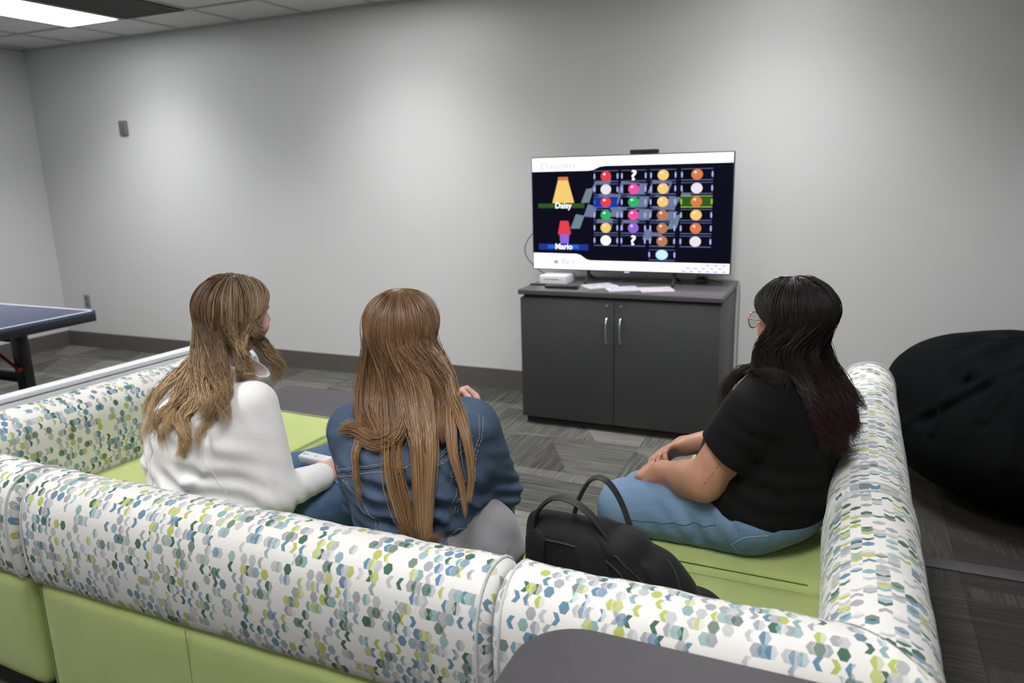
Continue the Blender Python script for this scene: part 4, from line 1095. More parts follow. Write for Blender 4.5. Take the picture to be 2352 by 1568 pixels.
    jmat = denim('indigo_denim', (.014, .027, .058), (.100, .150, .225), .75, 9)
    jk = soft('denim_jacket', jk2, (-1.38, 1.36, .54), (-.60, 2.06, 1.06), .004, jmat, root)
    # raised seams and stitching on the back
    st = plain('tan_thread', (.42, .36, .30), .8)
    yoke = [(-1.234, 1.52, .800), (-1.15, 1.46, .838), (-1.05, 1.44, .870), (-.921, 1.42, .908), (-.81, 1.43, .943), (-.745, 1.47, .955)]
    yoke2 = [(p[0], p[1], p[2] - .019) for p in yoke]
    vl = [(-1.140, 1.45, .815), (-1.085, 1.44, .765), (-1.035, 1.43, .715), (-1.01, 1.43, .665)]; vl2 = [(p[0] + .018, p[1], p[2]) for p in vl]
    vr = [(-.790, 1.44, .925), (-.782, 1.43, .87), (-.780, 1.44, .81), (-.790, 1.45, .74)]; vr2 = [(p[0] + .018, p[1], p[2]) for p in vr]
    ar = [(-.790, 1.56, .995), (-.758, 1.52, .955), (-.745, 1.50, .905), (-.755, 1.50, .85), (-.765, 1.50, .80)]; ar2 = [(p[0] + .014, p[1] + .004, p[2]) for p in ar]
    al = [(-1.215, 1.52, .945), (-1.245, 1.50, .90), (-1.255, 1.50, .85), (-1.24, 1.48, .80), (-1.21, 1.47, .74)]; al2 = [(p[0] - .014, p[1] + .004, p[2]) for p in al]
    hem = [(-1.10, 1.44, .645), (-1.0, 1.44, .655), (-.88, 1.44, .675), (-.80, 1.47, .700), (-.765, 1.53, .715)]
    for k, p in enumerate((yoke, yoke2, vl, vl2, vr, vr2, ar, ar2, al, al2, hem)): seam('stitching', jkf, [p], st, jk, r=.00085)
    rs = plain('dark_indigo_fold', (.016, .028, .06), .8)
    for p in (yoke, vl, vr, ar, al, hem):
        q = [(a[0] + .006 * (p in (vl, vr, ar, al)), a[1], a[2] - .006 * (p in (yoke, hem))) for a in p]
        seam('raised_seam', jkf, [q], jmat, jk, off=-.0005, r=.0030, dash=False, step=.008)
    shoes(ank, toes, M_['whiteplastic'], M_['dark'], root)
    # glasses
    gm = plain('gold_wire', (.55, .42, .28), .25, .8)
    g = empty('glasses', tuple(w(0, .09, .0))); g.parent = root; g.matrix_parent_inverse = Matrix(mw(root)).inverted()
    bm = bmesh.new()
    for sx in (-1, 1):
        tube(bm, [w(sx * .031 + .024 * math.cos(a), .103 - .004 * math.cos(a) * sx, .002 + .020 * math.sin(a)) for a in np.linspace(0, 2 * PI, 20, endpoint=False)], .0014, 6, closed=True)
        tube(bm, smoothpath([w(sx * .056, .100, .008), w(sx * .072, .06, .008), w(sx * .079, .0, .008)], 5), .0014, 6)
    tube(bm, smoothpath([w(-.008, .106, .004), w(0, .110, .007), w(.008, .106, .004)], 4), .0012, 6)
    me = bpy.data.meshes.new('frame'); bm.to_mesh(me); bm.free(); setmats(me, gm); link('frame', me, g)
    # hair
    H = np.array
    side = lambda a: (a, 0, 0)
    locks = [
        # main sheet, sweeping left across the shoulders
        (-104, -48, 1.0, [((-1.130, 1.575, 1.06), .010), ((-1.125, 1.550, 1.00), .012), ((-1.085, 1.50, .960), .012), ((-1.105, 1.49, .945), .010), ((-1.150, 1.505, .935), .014)], -.12),
        (-52, -8, 1.1, [((-1.055, 1.54, 1.06), .010, (.045, 0, 0)), ((-1.040, 1.50, .995), .012, (.040, 0, 0)), ((-1.000, 1.465, .950), .014, (.025, 0, 0)), ((-1.040, 1.465, .938), .012), ((-1.095, 1.485, .945), .012), ((-1.150, 1.505, .93), .018)]),
        (-30, 20, .6, [((-1.00, 1.53, 1.06), .012, (.030, 0, 0)), ((-.975, 1.49, .99), .014, (.025, 0, 0)), ((-.965, 1.46, .945), .014), ((-1.02, 1.455, .925), .014), ((-1.09, 1.475, .935), .016)], -.2),
        (-70, -30, .14, [((-1.100, 1.535, 1.05), .010), ((-1.085, 1.50, .97), .010), ((-1.074, 1.46, .90), .006), ((-1.064, 1.45, .83), .006), ((-1.055, 1.45, .78), .005)]),
        # long bunch down the middle of the back to the sofa
        (-25, 30, .55, [((-.970, 1.525, 1.06), .010, (.030, 0, 0)), ((-.935, 1.49, .99), .012, (.020, 0, 0)), ((-.900, 1.45, .93), .010), ((-.890, 1.43, .82), .010), ((-.880, 1.41, .74), .010), ((-.868, 1.395, .705), .010), ((-.815, 1.375, .735), .016)], .15),
        (0, 52, .7, [((-.935, 1.53, 1.06), .010, (.025, 0, 0)), ((-.895, 1.50, .99), .010, (.012, 0, 0)), ((-.868, 1.455, .92), .007), ((-.868, 1.43, .81), .007), ((-.862, 1.405, .73), .008), ((-.850, 1.385, .71), .010)], .45),
        (-40, 15, .16, [((-1.02, 1.52, 1.05), .014), ((-.985, 1.475, .96), .018), ((-.960, 1.43, .87), .020), ((-.925, 1.41, .77), .018), ((-.905, 1.40, .69), .014), ((-.84, 1.375, .72), .02)]),
        (14, 66, 1.0, [((-.895, 1.55, 1.06), .010), ((-.880, 1.535, 1.01), .010), ((-.865, 1.505, .985), .012), ((-.855, 1.48, .95), .010)], -.15),
        # right side, beside the face and over the right shoulder
        (46, 104, .16, [((-.875, 1.575, 1.07), .010), ((-.862, 1.555, 1.03), .010), ((-.825, 1.52, 1.01), .010), ((-.790, 1.48, .98), .008), ((-.768, 1.46, .93), .007), ((-.760, 1.45, .875), .006), ((-.765, 1.44, .82), .006)]),
        (40, 104, .10, [((-.880, 1.575, 1.07), .010), ((-.862, 1.55, 1.02), .010), ((-.835, 1.50, .985), .010), ((-.810, 1.46, .92), .008), ((-.785, 1.45, .85), .006), ((-.775, 1.44, .78), .006)]),
        (56, 104, 1.0, [((-.900, 1.61, 1.07), .010), ((-.885, 1.59, 1.02), .012), ((-.875, 1.56, .985), .012)]),
        (-104, -70, .5, [((-1.128, 1.61, 1.06), .010), ((-1.135, 1.58, 1.0), .012), ((-1.130, 1.54, .955), .014)]),
    ]
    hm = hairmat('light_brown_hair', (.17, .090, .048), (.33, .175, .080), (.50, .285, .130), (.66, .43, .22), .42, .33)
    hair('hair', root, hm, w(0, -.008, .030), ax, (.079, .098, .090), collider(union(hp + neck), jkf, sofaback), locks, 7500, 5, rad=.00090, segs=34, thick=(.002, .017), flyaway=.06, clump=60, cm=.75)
    # white controller in the hands
    ctrl = empty('game_controller', (-1.04, 2.0, .88), 'white game controller held up in the hands of the person in the denim jacket', 'game controller')
    bm = bmesh.new(); box(bm, (-1.062, 1.960, .767), (-1.026, 1.990, .900), .006, 3); obj('case', bm, M_['whiteplastic'], ctrl)
    bm = bmesh.new(); cyl(bm, (-1.044, 1.9605, .88), (-1.044, 1.957, .88), .006, .0055, 14); cyl(bm, (-1.044, 1.9605, .855), (-1.044, 1.957, .855), .008, .0075, 14); obj('buttons', bm, plain('pale_button', (.5, .55, .65), .4), ctrl)
person_denim()

# ------------------------------------------------------------------ person in the white jacket (left)
def person_white():
    root = empty('person', (-1.74, 1.68, 0), 'person with wavy blonde-brown hair in a white jacket, sitting on the left', 'person')
    fw = nrm((.22, .97, -.06)); rt = nrm((.92, -.40, 0)); hc = (-1.685, 1.715, 1.165)
    hp, ax, w = head_prims(hc, fw, (0.03, -.02, 1), 1.02)
    sL, sR = (-1.895, 1.70, .885), (-1.550, 1.600, .925)
    eL, eR = (-2.02, 1.66, .665), (-1.490, 1.590, .660)
    wL, wR = (-1.82, 1.86, .60), (-1.452, 1.760, .655)
    torso = [ell((-1.74, 1.64, .555), (.18, .15, .12), None, .05), ell((-1.745, 1.61, .69), (.145, .11, .15), (rt, fw, (0, 0, 1)), .06), ell((-1.74, 1.61, .83), (.165, .105, .13), (rt, fw, (0, 0, 1)), .06),
             cap((-1.83, 1.665, .90), (-1.66, 1.61, .92), .055, .055, .05)]
    neck = [cap((-1.735, 1.655, .92), (-1.70, 1.69, 1.09), .052, .048, .03)]
    arms = [cap(sL, eL, .050, .041, .04), cap(eL, wL, .040, .027, .02), cap(sR, eR, .050, .041, .04), cap(eR, wR, .040, .027, .02)]
    hips = [(-1.80, 1.70, .548), (-1.66, 1.62, .548)]; knees = [(-1.64, 2.08, .55), (-1.375, 1.87, .535)]; ank = [(-1.60, 2.24, .13), (-1.40, 2.22, .14)]; toes = [(-1.56, 2.37, .05), (-1.34, 2.34, .05)]
    kn2 = (-1.36, 2.03, .50)
    lg = [cap(hips[0], knees[0], .080, .060, .04), cap(knees[0], ank[0], .055, .038, .03), cap(hips[1], knees[1], .080, .066, .04), cap(knees[1], kn2, .062, .055, .03), cap(kn2, ank[1], .052, .038, .03)]
    hR, tR = hand_prims(wR, (.10, .93, -.28), (.62, .12, .75), 1, (.55, .6, .62, .65), .165, .05, (.55, .45))
    hR, tR = hand_prims(wR, (-.15, .95, -.10), (.80, .25, .55), -1, (.55, .6, .62, .65), .165, .05, (.45, .35))
    hL, tL = hand_prims(wL, (.7, .6, -.1), (-.2, .1, 1), -1, (.3, .35, .4, .45), .165, .08, (.5, .3))
    bf = union(hp + neck + torso + arms + lg + hR + hL)
    body = soft('body', bf, (-2.12, 1.42, .02), (-1.24, 2.46, 1.33), .005, skin('fair_pink_skin', (.66, .36, .30), (.76, .44, .38)), root)
    eyes(w, body)
    jl = [(p[0], p[1], p[2], p[3] + .014, p[4] + .015, p[5]) for p in lg] + [ell((-1.74, 1.65, .555), (.195, .16, .118), None, .05)]
    jf = cut(folds(union(jl), [([(-1.52, 1.72, .62), (-1.45, 1.78, .55)], .012, -.006), ([(-1.47, 1.70, .60), (-1.40, 1.74, .53)], .012, .005)], [((1, .6, .2), .07, .002, 0, (-1.5, 1.8, .55), .25)]),
             [below((0, 0, .10), (0, 0, -1)), below((0, 0, .655), (0, 0, 1))])
    soft('jeans', jf, (-2.0, 1.44, .06), (-1.24, 2.38, .68), .006, denim('blue_jeans_denim', (.045, .085, .165), (.10, .165, .28), .35, 6), root)
    jt = [ell((-1.735, 1.605, .66), (.232, .165, .175), (rt, fw, (0, 0, 1)), .06), ell((-1.725, 1.60, .82), (.225, .140, .145), (rt, fw, (0, 0, 1)), .06), cap((-1.86, 1.675, .895), (-1.635, 1.60, .925), .062, .062, .06),
          ell((-1.76, 1.54, .80), (.15, .08, .12), (rt, fw, (0, 0, 1)), .05)]
    ja = [cap(sL, eL, .074, .066, .04), cap(eL, V3(*eL) + (V3(*wL) - V3(*eL)) * .9, .062, .045, .02), cap(sR, eR, .074, .068, .04), cap(eR, V3(*eR) + (V3(*wR) - V3(*eR)) * .62, .064, .046, .02),
          cap(V3(*eR) + (V3(*wR) - V3(*eR)) * .62, V3(*eR) + (V3(*wR) - V3(*eR)) * .95, .046, .044, .012)]
    # stand-up collar
    cN = V3(-1.715, 1.672, .985)
    fl = [([(-1.86, 1.47, .66), (-1.72, 1.43, .70), (-1.62, 1.45, .76)], .016, .009), ([(-1.80, 1.45, .62), (-1.68, 1.42, .645), (-1.58, 1.46, .68)], .014, .008), ([(-1.80, 1.46, .645), (-1.66, 1.43, .675)], .010, -.007),
          ([(-1.90, 1.52, .86), (-1.93, 1.50, .76), (-1.90, 1.48, .66)], .012, .005), ([(-1.63, 1.50, .90), (-1.60, 1.46, .80), (-1.575, 1.46, .70)], .014, -.008), ([(-1.84, 1.49, .84), (-1.87, 1.46, .74), (-1.88, 1.46, .64)], .010, .004),
          ([(-1.57, 1.52, .65), (-1.54, 1.52, .60)], .012, -.010), ([(-1.53, 1.52, .63), (-1.48, 1.56, .60)], .010, .008), ([(-1.49, 1.60, .68), (-1.48, 1.62, .60)], .009, -.007), ([(-1.51, 1.56, .70), (-1.50, 1.58, .61)], .009, .006), ([(-1.465, 1.66, .69), (-1.45, 1.68, .62)], .008, .005)]
    wv = [((.3, .3, .9), .060, .008, 0.4, (-1.66, 1.46, .66), .16), ((.5, .2, .8), .085, .006, 2.4, (-1.74, 1.46, .80), .16), ((.8, .5, .2), .034, .007, 1.4, (-1.49, 1.62, .63), .07), ((.2, .3, 1), .045, .004, 2.4, eL, .09), ((1, .2, .2), .07, .003, 2, (-1.85, 1.50, .72), .16)]
    jkf0 = folds(union(jt + ja), fl, wv)
    nh = union([cap(cN - V3(.01, .02, .0), cN + V3(.03, .04, .15), .064, .070, .01)])
    def collar(P):
        a = cN - V3(.01, .01, .05); b = cN + V3(.034, .026, .045); ba = b - a; h = np.clip((P - a) @ ba / (ba @ ba), 0, 1)
        q = P - a - h[:, None] * ba; q = q - (q @ nrm(ba))[:, None] * nrm(ba); rr = np.sqrt((q ** 2).sum(1)); d1 = np.abs(rr - (.080 + .022 * h)) - .0045
        pa = (P - a) @ nrm(ba); L = np.linalg.norm(ba); return smax(d1, np.abs(pa - L / 2) - L / 2, .006)
    def jk2(P):
        d = smax(jkf0(P), -nh(P), .008); e = collar(P); k = .012; h = np.clip(.5 + .5 * (d - e) / k, 0, 1); return d * (1 - h) + e * h - k * h * (1 - h)
    jkf = cut(jk2, [below((0, 0, .50), (0, 0, -1), .008)])
    wm = fabric('white_fleece', (.80, .78, .77), weave=500, bump=.15, var=.02, sheen=.2)
    jk = soft('white_jacket', jkf, (-2.14, 1.36, .47), (-1.36, 1.98, 1.10), .004, wm, root)
    sm = plain('white_seam', (.76, .74, .73), .9)
    for p in ([(-1.93, 1.56, .92), (-1.90, 1.48, .82), (-1.90, 1.46, .70), (-1.92, 1.47, .62)], [(-1.80, 1.47, .86), (-1.85, 1.44, .76), (-1.87, 1.44, .62)], [(-1.60, 1.52, .97), (-1.62, 1.46, .86), (-1.585, 1.46, .74), (-1.56, 1.49, .66)]):
        seam('seam', jkf, [p], sm, jk, off=.0, r=.0016, dash=False, step=.01)
    shoes(ank, toes, M_['whiteplastic'], M_['dark'], root)
    locks = [
        (-104, -55, .8, [((-1.795, 1.69, 1.09), .012), ((-1.800, 1.66, 1.03), .013), ((-1.760, 1.59, .985), .014), ((-1.755, 1.53, .95), .010), ((-1.750, 1.49, .915), .008), ((-1.715, 1.46, .875), .006)], .1),
        (-104, -30, .10, [((-1.79, 1.66, 1.05), .010), ((-1.83, 1.57, .98), .008), ((-1.86, 1.52, .92), .006), ((-1.83, 1.48, .87), .006), ((-1.85, 1.47, .83), .006)], .3),
        (-80, 0, .08, [((-1.76, 1.62, 1.05), .012), ((-1.77, 1.53, .96), .008), ((-1.73, 1.47, .90), .006), ((-1.76, 1.45, .86), .006), ((-1.73, 1.44, .82), .006)], .3),
        (-50, 40, .08, [((-1.69, 1.59, 1.05), .012), ((-1.64, 1.52, .97), .008), ((-1.60, 1.49, .92), .006), ((-1.625, 1.46, .88), .006), ((-1.60, 1.45, .84), .006)], .3),
        (-104, -60, .16, [((-1.80, 1.69, 1.06), .010), ((-1.85, 1.61, .99), .010), ((-1.90, 1.56, .93), .008), ((-1.93, 1.55, .87), .008)]),
        (-60, -10, 1.0, [((-1.740, 1.61, 1.09), .014), ((-1.725, 1.58, 1.02), .014), ((-1.665, 1.52, .965), .012), ((-1.695, 1.475, .91), .010), ((-1.650, 1.44, .865), .009), ((-1.672, 1.43, .81), .005)], .12),
        (-45, 0, .25, [((-1.735, 1.60, 1.08), .012), ((-1.72, 1.56, 1.0), .014), ((-1.74, 1.50, .94), .012), ((-1.79, 1.46, .89), .010), ((-1.76, 1.44, .85), .008)]),
        (-20, 40, 1.3, [((-1.655, 1.585, 1.09), .014, (.03, .005, 0)), ((-1.622, 1.56, 1.02), .014, (.03, .005, 0)), ((-1.585, 1.53, .985), .014, (.02, 0, 0)), ((-1.585, 1.50, .955), .014), ((-1.620, 1.48, .92), .014)], -.35),
        (25, 104, 1.0, [((-1.605, 1.63, 1.09), .012, (.015, .0, 0)), ((-1.590, 1.63, 1.04), .012), ((-1.580, 1.62, 1.005), .012), ((-1.560, 1.61, .98), .012)], .1),
        (55, 104, .8, [((-1.615, 1.72, 1.10), .010), ((-1.605, 1.76, 1.04), .010), ((-1.598, 1.78, .99), .010), ((-1.615, 1.77, .945), .010)], .4),
        (0, 60, .12, [((-1.64, 1.59, 1.06), .014), ((-1.61, 1.55, 1.0), .012), ((-1.56, 1.50, .96), .010), ((-1.53, 1.48, .91), .008)]),
    ]
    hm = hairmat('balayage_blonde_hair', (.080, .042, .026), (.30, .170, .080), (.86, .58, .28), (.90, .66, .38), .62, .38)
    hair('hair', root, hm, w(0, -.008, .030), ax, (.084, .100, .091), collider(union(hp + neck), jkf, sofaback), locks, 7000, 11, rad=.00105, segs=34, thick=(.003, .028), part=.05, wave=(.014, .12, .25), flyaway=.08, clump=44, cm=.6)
    ctrl = empty('game_controller', (-1.52, 1.83, .665), 'white game controller with wrist strap in the hand of the person in the white jacket', 'game controller')
    a = V3(-1.620, 1.875, .655); b = V3(-1.478, 1.835, .668); X = Vector(b - a).normalized(); Z = Vector((.05, -.25, 1)); Z = (Z - X * Z.dot(X)).normalized(); Yv = Z.cross(X)
    T = Matrix((X, Yv, Z)).transposed().to_4x4(); T.translation = Vector((a + b) / 2)
    def bx(name, lo, hi, bev, mat, par):
        bm = bmesh.new(); box(bm, lo, hi, bev, 3)
        for v in bm.verts: v.co = T @ v.co
        return obj(name, bm, mat, par)
    bx('case', (-.074, -.018, -.014), (.074, .018, .014), .006, M_['whiteplastic'], ctrl)
    bt = plain('pale_blue_button', (.45, .50, .66), .4)
    for lo, hi in (((-.060, -.006, .0135), (-.048, .006, .0155)), ((-.040, -.004, .0135), (-.033, .004, .0155)), ((.005, -.004, .0135), (.012, .004, .015))): bx('button', lo, hi, .001, bt, ctrl)
    bm = bmesh.new(); tube(bm, smoothpath([b + V3(0, 0, -.01), (-1.44, 1.80, .63), (-1.375, 1.79, .61), (-1.315, 1.755, .60), (-1.300, 1.74, .56), (-1.318, 1.73, .515)], 8), [(.0045, .0012)] * 41, 6, flat=(0, 0, 1))
    box(bm, (-1.327, 1.722, .505), (-1.310, 1.738, .518), .002); obj('wrist_strap', bm, M_['whiteplastic'], ctrl)
person_white()

# ------------------------------------------------------------------ person in the black T-shirt (right)
def person_black():
    root = empty('person', (-.2, 2.25, 0), 'person with long dark hair, glasses and black T-shirt, sitting on the right', 'person')
    fw = nrm((-.78, .61, -.10)); hc = (-.118, 2.22, 1.140)
    hp, ax, w = head_prims(hc, fw, (-.03, 0.02, 1), 1.02)
    F = nrm((-.98, .2, 0)); Rr = nrm((.2, .98, 0)); Aq = (Rr, F, (0, 0, 1))
    sL, sR = (-.200, 2.075, .895), (-.09, 2.43, .905)
    eL, eR = (-.325, 2.060, .685), (-.27, 2.50, .68)
    wL, wR = (-.462, 2.155, .660), (-.435, 2.335, .680)
    torso = [ell((-.19, 2.27, .575), (.215, .19, .14), Aq, .06), ell((-.18, 2.26, .72), (.20, .165, .16), Aq, .06), ell((-.135, 2.255, .86), (.195, .135, .13), Aq, .06), cap((-.155, 2.13, .925), (-.09, 2.38, .935), .065, .065, .05)]
    neck = [cap((-.115, 2.25, .94), (-.135, 2.225, 1.07), .058, .055, .03)]
    arms = [cap(sL, eL, .066, .053, .04), cap(eL, V3(*eL) + (V3(*wL) - V3(*eL)) * .35, .054, .050, .03), cap(V3(*eL) + (V3(*wL) - V3(*eL)) * .35, wL, .050, .031, .02), cap(sR, eR, .066, .053, .04), cap(eR, wR, .050, .031, .02)]
    hips = [(-.22, 2.155, .548), (-.22, 2.38, .548)]; knees = [(-.575, 2.145, .528), (-.565, 2.35, .475)]; ank = [(-.66, 2.14, .13), (-.66, 2.40, .13)]; toes = [(-.82, 2.16, .05), (-.82, 2.44, .05)]
    lg = [cap(hips[0], knees[0], .098, .070, .05), cap(knees[0], ank[0], .066, .043, .03), cap(hips[1], knees[1], .098, .070, .05), cap(knees[1], ank[1], .066, .043, .03)]
    hL, tL = hand_prims(wL, (-.80, .45, -.30), (-.25, -.30, .9), -1, (.50, .55, .6, .65), .165, .05, (.35, .25), fat=1.08)
    hR, tR = hand_prims(wR, (-.55, -.75, .02), (-.55, .35, .75), 1, (.35, .42, .45, .5), .165, .05, (.45, .30), fat=1.05)
    bf = union(hp + neck + torso + arms + lg + hL + hR)
    body = soft('body', bf, (-.98, 1.96, .02), (.12, 2.62, 1.32), .0045, skin('tan_skin', (.42, .205, .125), (.50, .25, .165)), root)
    eyes(w, body)
    nm = plain('pale_blue_nail_polish', (.42, .72, .78), .15, var=.02)
    for tl in (tL, tR):
        for p, d, n in tl:
            bm = bmesh.new(); bmesh.ops.create_uvsphere(bm, u_segments=12, v_segments=8, radius=1)
            d = nrm(d); n = nrm(n - d * np.dot(n, d)); s = np.cross(d, n); c = p + d * .006 + n * .0055
            for v in bm.verts: v.co = Vector(c + d * v.co.x * .0095 + s * v.co.y * .0052 + n * v.co.z * .0022)
            obj('fingernail', bm, nm, body)
    # small dark lettering-like marks on the upper left arm
    bm = bmesh.new(); base = V3(-.285, 2.00, .755); rg = random.Random(4)
    A0 = V3(-.262, 2.0, .782); A1 = V3(-.310, 2.0, .708)
    for k in range(9):
        if k == 4: continue
        p = A0 + (A1 - A0) * k / 8; q = [p + V3(rg.uniform(-.003, .003), 0, rg.uniform(-.003, .003)) for _ in range(3)]
        Q = project(bf, np.array(q), .0004); tube(bm, list(Q), .0007, 5)
    obj('tattoo', bm, plain('tattoo_ink', (.03, .035, .04), .7), body)
    # jeans
    jl = [(p[0], p[1], p[2], p[3] + .013, p[4] + .016, p[5]) for p in lg] + [ell((-.19, 2.265, .565), (.230, .205, .122), Aq, .05)]
    jf = cut(folds(union(jl), [([(-.34, 2.06, .66), (-.33, 2.03, .58), (-.34, 2.05, .50)], .014, -.009), ([(-.30, 2.06, .66), (-.29, 2.03, .60)], .010, .006), ([(-.27, 2.05, .62), (-.22, 2.04, .56)], .010, -.005)],
                [((1, .1, .5), .06, .003, 0, (-.36, 2.05, .58), .13)]), [below((0, 0, .10), (0, 0, -1)), below((0, 0, .675), (0, 0, 1))])
    jm = denim('light_blue_denim', (.085, .155, .27), (.22, .33, .47), .5, 5)
    jn = soft('jeans', jf, (-.86, 1.96, .06), (.06, 2.58, .70), .005, jm, root)
    th = plain('pale_thread', (.30, .38, .46), .8)
    for p in ([(-.56, 2.05, .525), (-.45, 2.035, .535), (-.35, 2.03, .550), (-.28, 2.03, .565)], [(-.240, 2.03, .505), (-.195, 2.02, .545), (-.13, 2.03, .555)], [(-.240, 2.03, .505), (-.215, 2.04, .465)]):
        seam('seam', jf, [p], th if p[0][0] > -.3 else plain('dark_denim_seam', (.04, .07, .13), .8), jn, off=.0, r=.0012, dash=False, step=.008)
    # T-shirt
    tt = [ell((-.185, 2.265, .615), (.235, .212, .155), Aq, .06), ell((-.165, 2.26, .74), (.222, .188, .165), Aq, .06), ell((-.125, 2.255, .86), (.220, .155, .135), Aq, .06), cap((-.165, 2.12, .925), (-.085, 2.40, .935), .078, .078, .06),
          ell((-.04, 2.26, .82), (.17, .07, .14), Aq, .05)]
    sl = []
    for s, e in ((sL, eL), (sR, eR)):
        s = V3(*s); e = V3(*e); sl += [cap(s, s + (e - s) * .62, .086, .080, .035)]
    tf = union(tt)
    dL = nrm(V3(*eL) - V3(*sL)); dR = nrm(V3(*eR) - V3(*sR))
    slf = cut(union(sl[:1]), [below(V3(*sL) + (V3(*eL) - V3(*sL)) * .56, dL + V3(-.1, 0, .15), .004)]); srf = cut(union(sl[1:]), [below(V3(*sR) + (V3(*eR) - V3(*sR)) * .56, dR, .004)])
    torf = cut(tf, [below((-.2, 2.2, .505), (.14, 0, -1), .006)])
    def sm(a, b, k): h = np.clip(.5 + .5 * (a - b) / k, 0, 1); return a * (1 - h) + b * h - k * h * (1 - h)
    base_f = lambda P: sm(sm(torf(P), slf(P), .025), srf(P), .025)
    shf0 = folds(base_f, [([(-.25, 2.06, .80), (-.15, 2.05, .72), (-.08, 2.07, .66)], .012, .006), ([(-.33, 2.07, .70), (-.22, 2.04, .62), (-.12, 2.05, .56)], .012, .006), ([(-.30, 2.08, .66), (-.18, 2.05, .585)], .012, -.006),
                         ([(-.17, 2.04, .93), (-.19, 2.00, .86)], .010, -.004), ([(-.22, 2.05, .84), (-.17, 2.04, .76), (-.15, 2.05, .70)], .012, -.007), ([(-.26, 2.05, .60), (-.16, 2.04, .545)], .010, .005)],
                 [((.5, 0, 1), .07, .004, .6, (-.15, 2.05, .66), .16), ((.3, 0, 1), .05, .0022, 1.6, (-.20, 2.0, .86), .08)])
    nh = union([cap((-.118, 2.25, .965), (-.145, 2.215, 1.12), .066, .070, .01)])
    shf = lambda P: smax(shf0(P), -nh(P), .008)
    tm = fabric('black_jersey', (.0052, .0052, .0055), rough=.85, weave=500, bump=.15, var=.08, sheen=.03, spec=.15)
    sh = soft('t_shirt', shf, (-.48, 1.92, .46), (.16, 2.64, 1.06), .0045, tm, root)
    seam('sleeve_hem', shf, [[V3(*sL) + (V3(*eL) - V3(*sL)) * .50 + V3(-.08, .0, .02), V3(*sL) + (V3(*eL) - V3(*sL)) * .50 + V3(-.02, -.09, -.01), V3(*sL) + (V3(*eL) - V3(*sL)) * .50 + V3(.06, -.06, -.03)]], tm, sh, off=.0, r=.0010, dash=False, step=.008)
    shoes(ank, toes, M_['darkrough'], M_['dark'], root)
    # glasses
    gm = plain('rose_gold_frame', (.62, .36, .27), .25, .5); lm = NT('lens_glass_tint'); lm.set(Base_Color=(.9, .92, .92, 1), Roughness=.05); lm.b.inputs['Transmission Weight'].default_value = .9
    g = empty('glasses', tuple(w(0, .09, .0))); g.parent = root; g.matrix_parent_inverse = Matrix(mw(root)).inverted()
    bm = bmesh.new(); 
    for sx in (-1, 1):
        ring = [w(sx * .033 + .028 * math.cos(a), .112 - .010 * (math.cos(a) * sx > 0) * abs(math.cos(a)), .000 + .023 * math.sin(a)) for a in np.linspace(0, 2 * PI, 24, endpoint=False)]
        tube(bm, ring, .0022, 6, closed=True)
        tube(bm, smoothpath([w(sx * .062, .104, .010), w(sx * .076, .07, .008), w(sx * .082, .0, .008)], 5), .0022, 6)
    tube(bm, smoothpath([w(-.006, .112, .004), w(0, .116, .008), w(.006, .112, .004)], 4), .002, 6)
    me = bpy.data.meshes.new('frame'); bm.to_mesh(me); bm.free(); setmats(me, gm); me.polygons.foreach_set('use_smooth', [True] * len(me.polygons)); link('frame', me, g)
    for sx in (-1, 1):
        bm = bmesh.new(); ring = [w(sx * .033 + .0275 * math.cos(a), .112 - .010 * (math.cos(a) * sx > 0) * abs(math.cos(a)), .000 + .0225 * math.sin(a)) for a in np.linspace(0, 2 * PI, 24, endpoint=False)]
        fv = Vector(w(0, .0012, 0) - w(0, 0, 0)); a = [bm.verts.new(p) for p in ring]; b = [bm.verts.new(Vector(p) + fv) for p in ring]
        bm.faces.new(a); bm.faces.new(b[::-1])
        for k in range(24): bm.faces.new((a[k], a[(k + 1) % 24], b[(k + 1) % 24], b[k]))
        obj('lens', bm, lm.m, g)
    locks = [
        (-104, -55, 1.0, [((-.190, 2.160, 1.07), .012), ((-.190, 2.145, 1.00), .014), ((-.185, 2.120, .975), .014)]),
        (-104, -60, .5, [((-.200, 2.19, 1.06), .012), ((-.205, 2.20, 1.00), .012), ((-.250, 2.21, .978), .014), ((-.275, 2.20, .950), .014), ((-.300, 2.19, .905), .010)]),
        (-70, -15, 1.0, [((-.165, 2.125, 1.07), .014, (.03, 0, 0)), ((-.160, 2.115, 1.0), .016, (.03, 0, 0)), ((-.130, 2.085, .98), .018)]),
        (-40, 20, 1.0, [((-.105, 2.125, 1.07), .014, (.02, .01, 0)), ((-.080, 2.115, .995), .018, (.02, 0, 0)), ((-.045, 2.095, .94), .020), ((-.015, 2.090, .87), .020), ((.012, 2.095, .82), .022)]),
        (-10, 50, 1.0, [((-.060, 2.155, 1.07), .014), ((-.030, 2.150, .99), .018), ((.000, 2.135, .92), .020), ((.020, 2.125, .86), .018), ((.045, 2.12, .80), .022)]),
        (40, 104, 1.0, [((-.030, 2.22, 1.07), .014), ((.000, 2.22, .99), .016), ((.030, 2.20, .93), .016), ((.050, 2.18, .88), .016), ((.060, 2.17, .83), .02)]),
        (60, 104, .4, [((-.030, 2.26, 1.06), .012), ((.010, 2.24, .98), .014), ((.060, 2.21, .93), .012), ((.080, 2.20, .90), .010)]),
    ]
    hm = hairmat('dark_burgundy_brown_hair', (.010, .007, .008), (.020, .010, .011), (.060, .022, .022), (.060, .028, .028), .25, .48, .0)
    hair('hair', root, hm, w(0, -.008, .030), ax, (.084, .100, .092), collider(union(hp + neck), shf, sofaright), locks, 6500, 23, rad=.00105, segs=32, thick=(.003, .026), part=.0, partgap=.05, wave=(.014, .12, .42), flyaway=.04, clump=40)
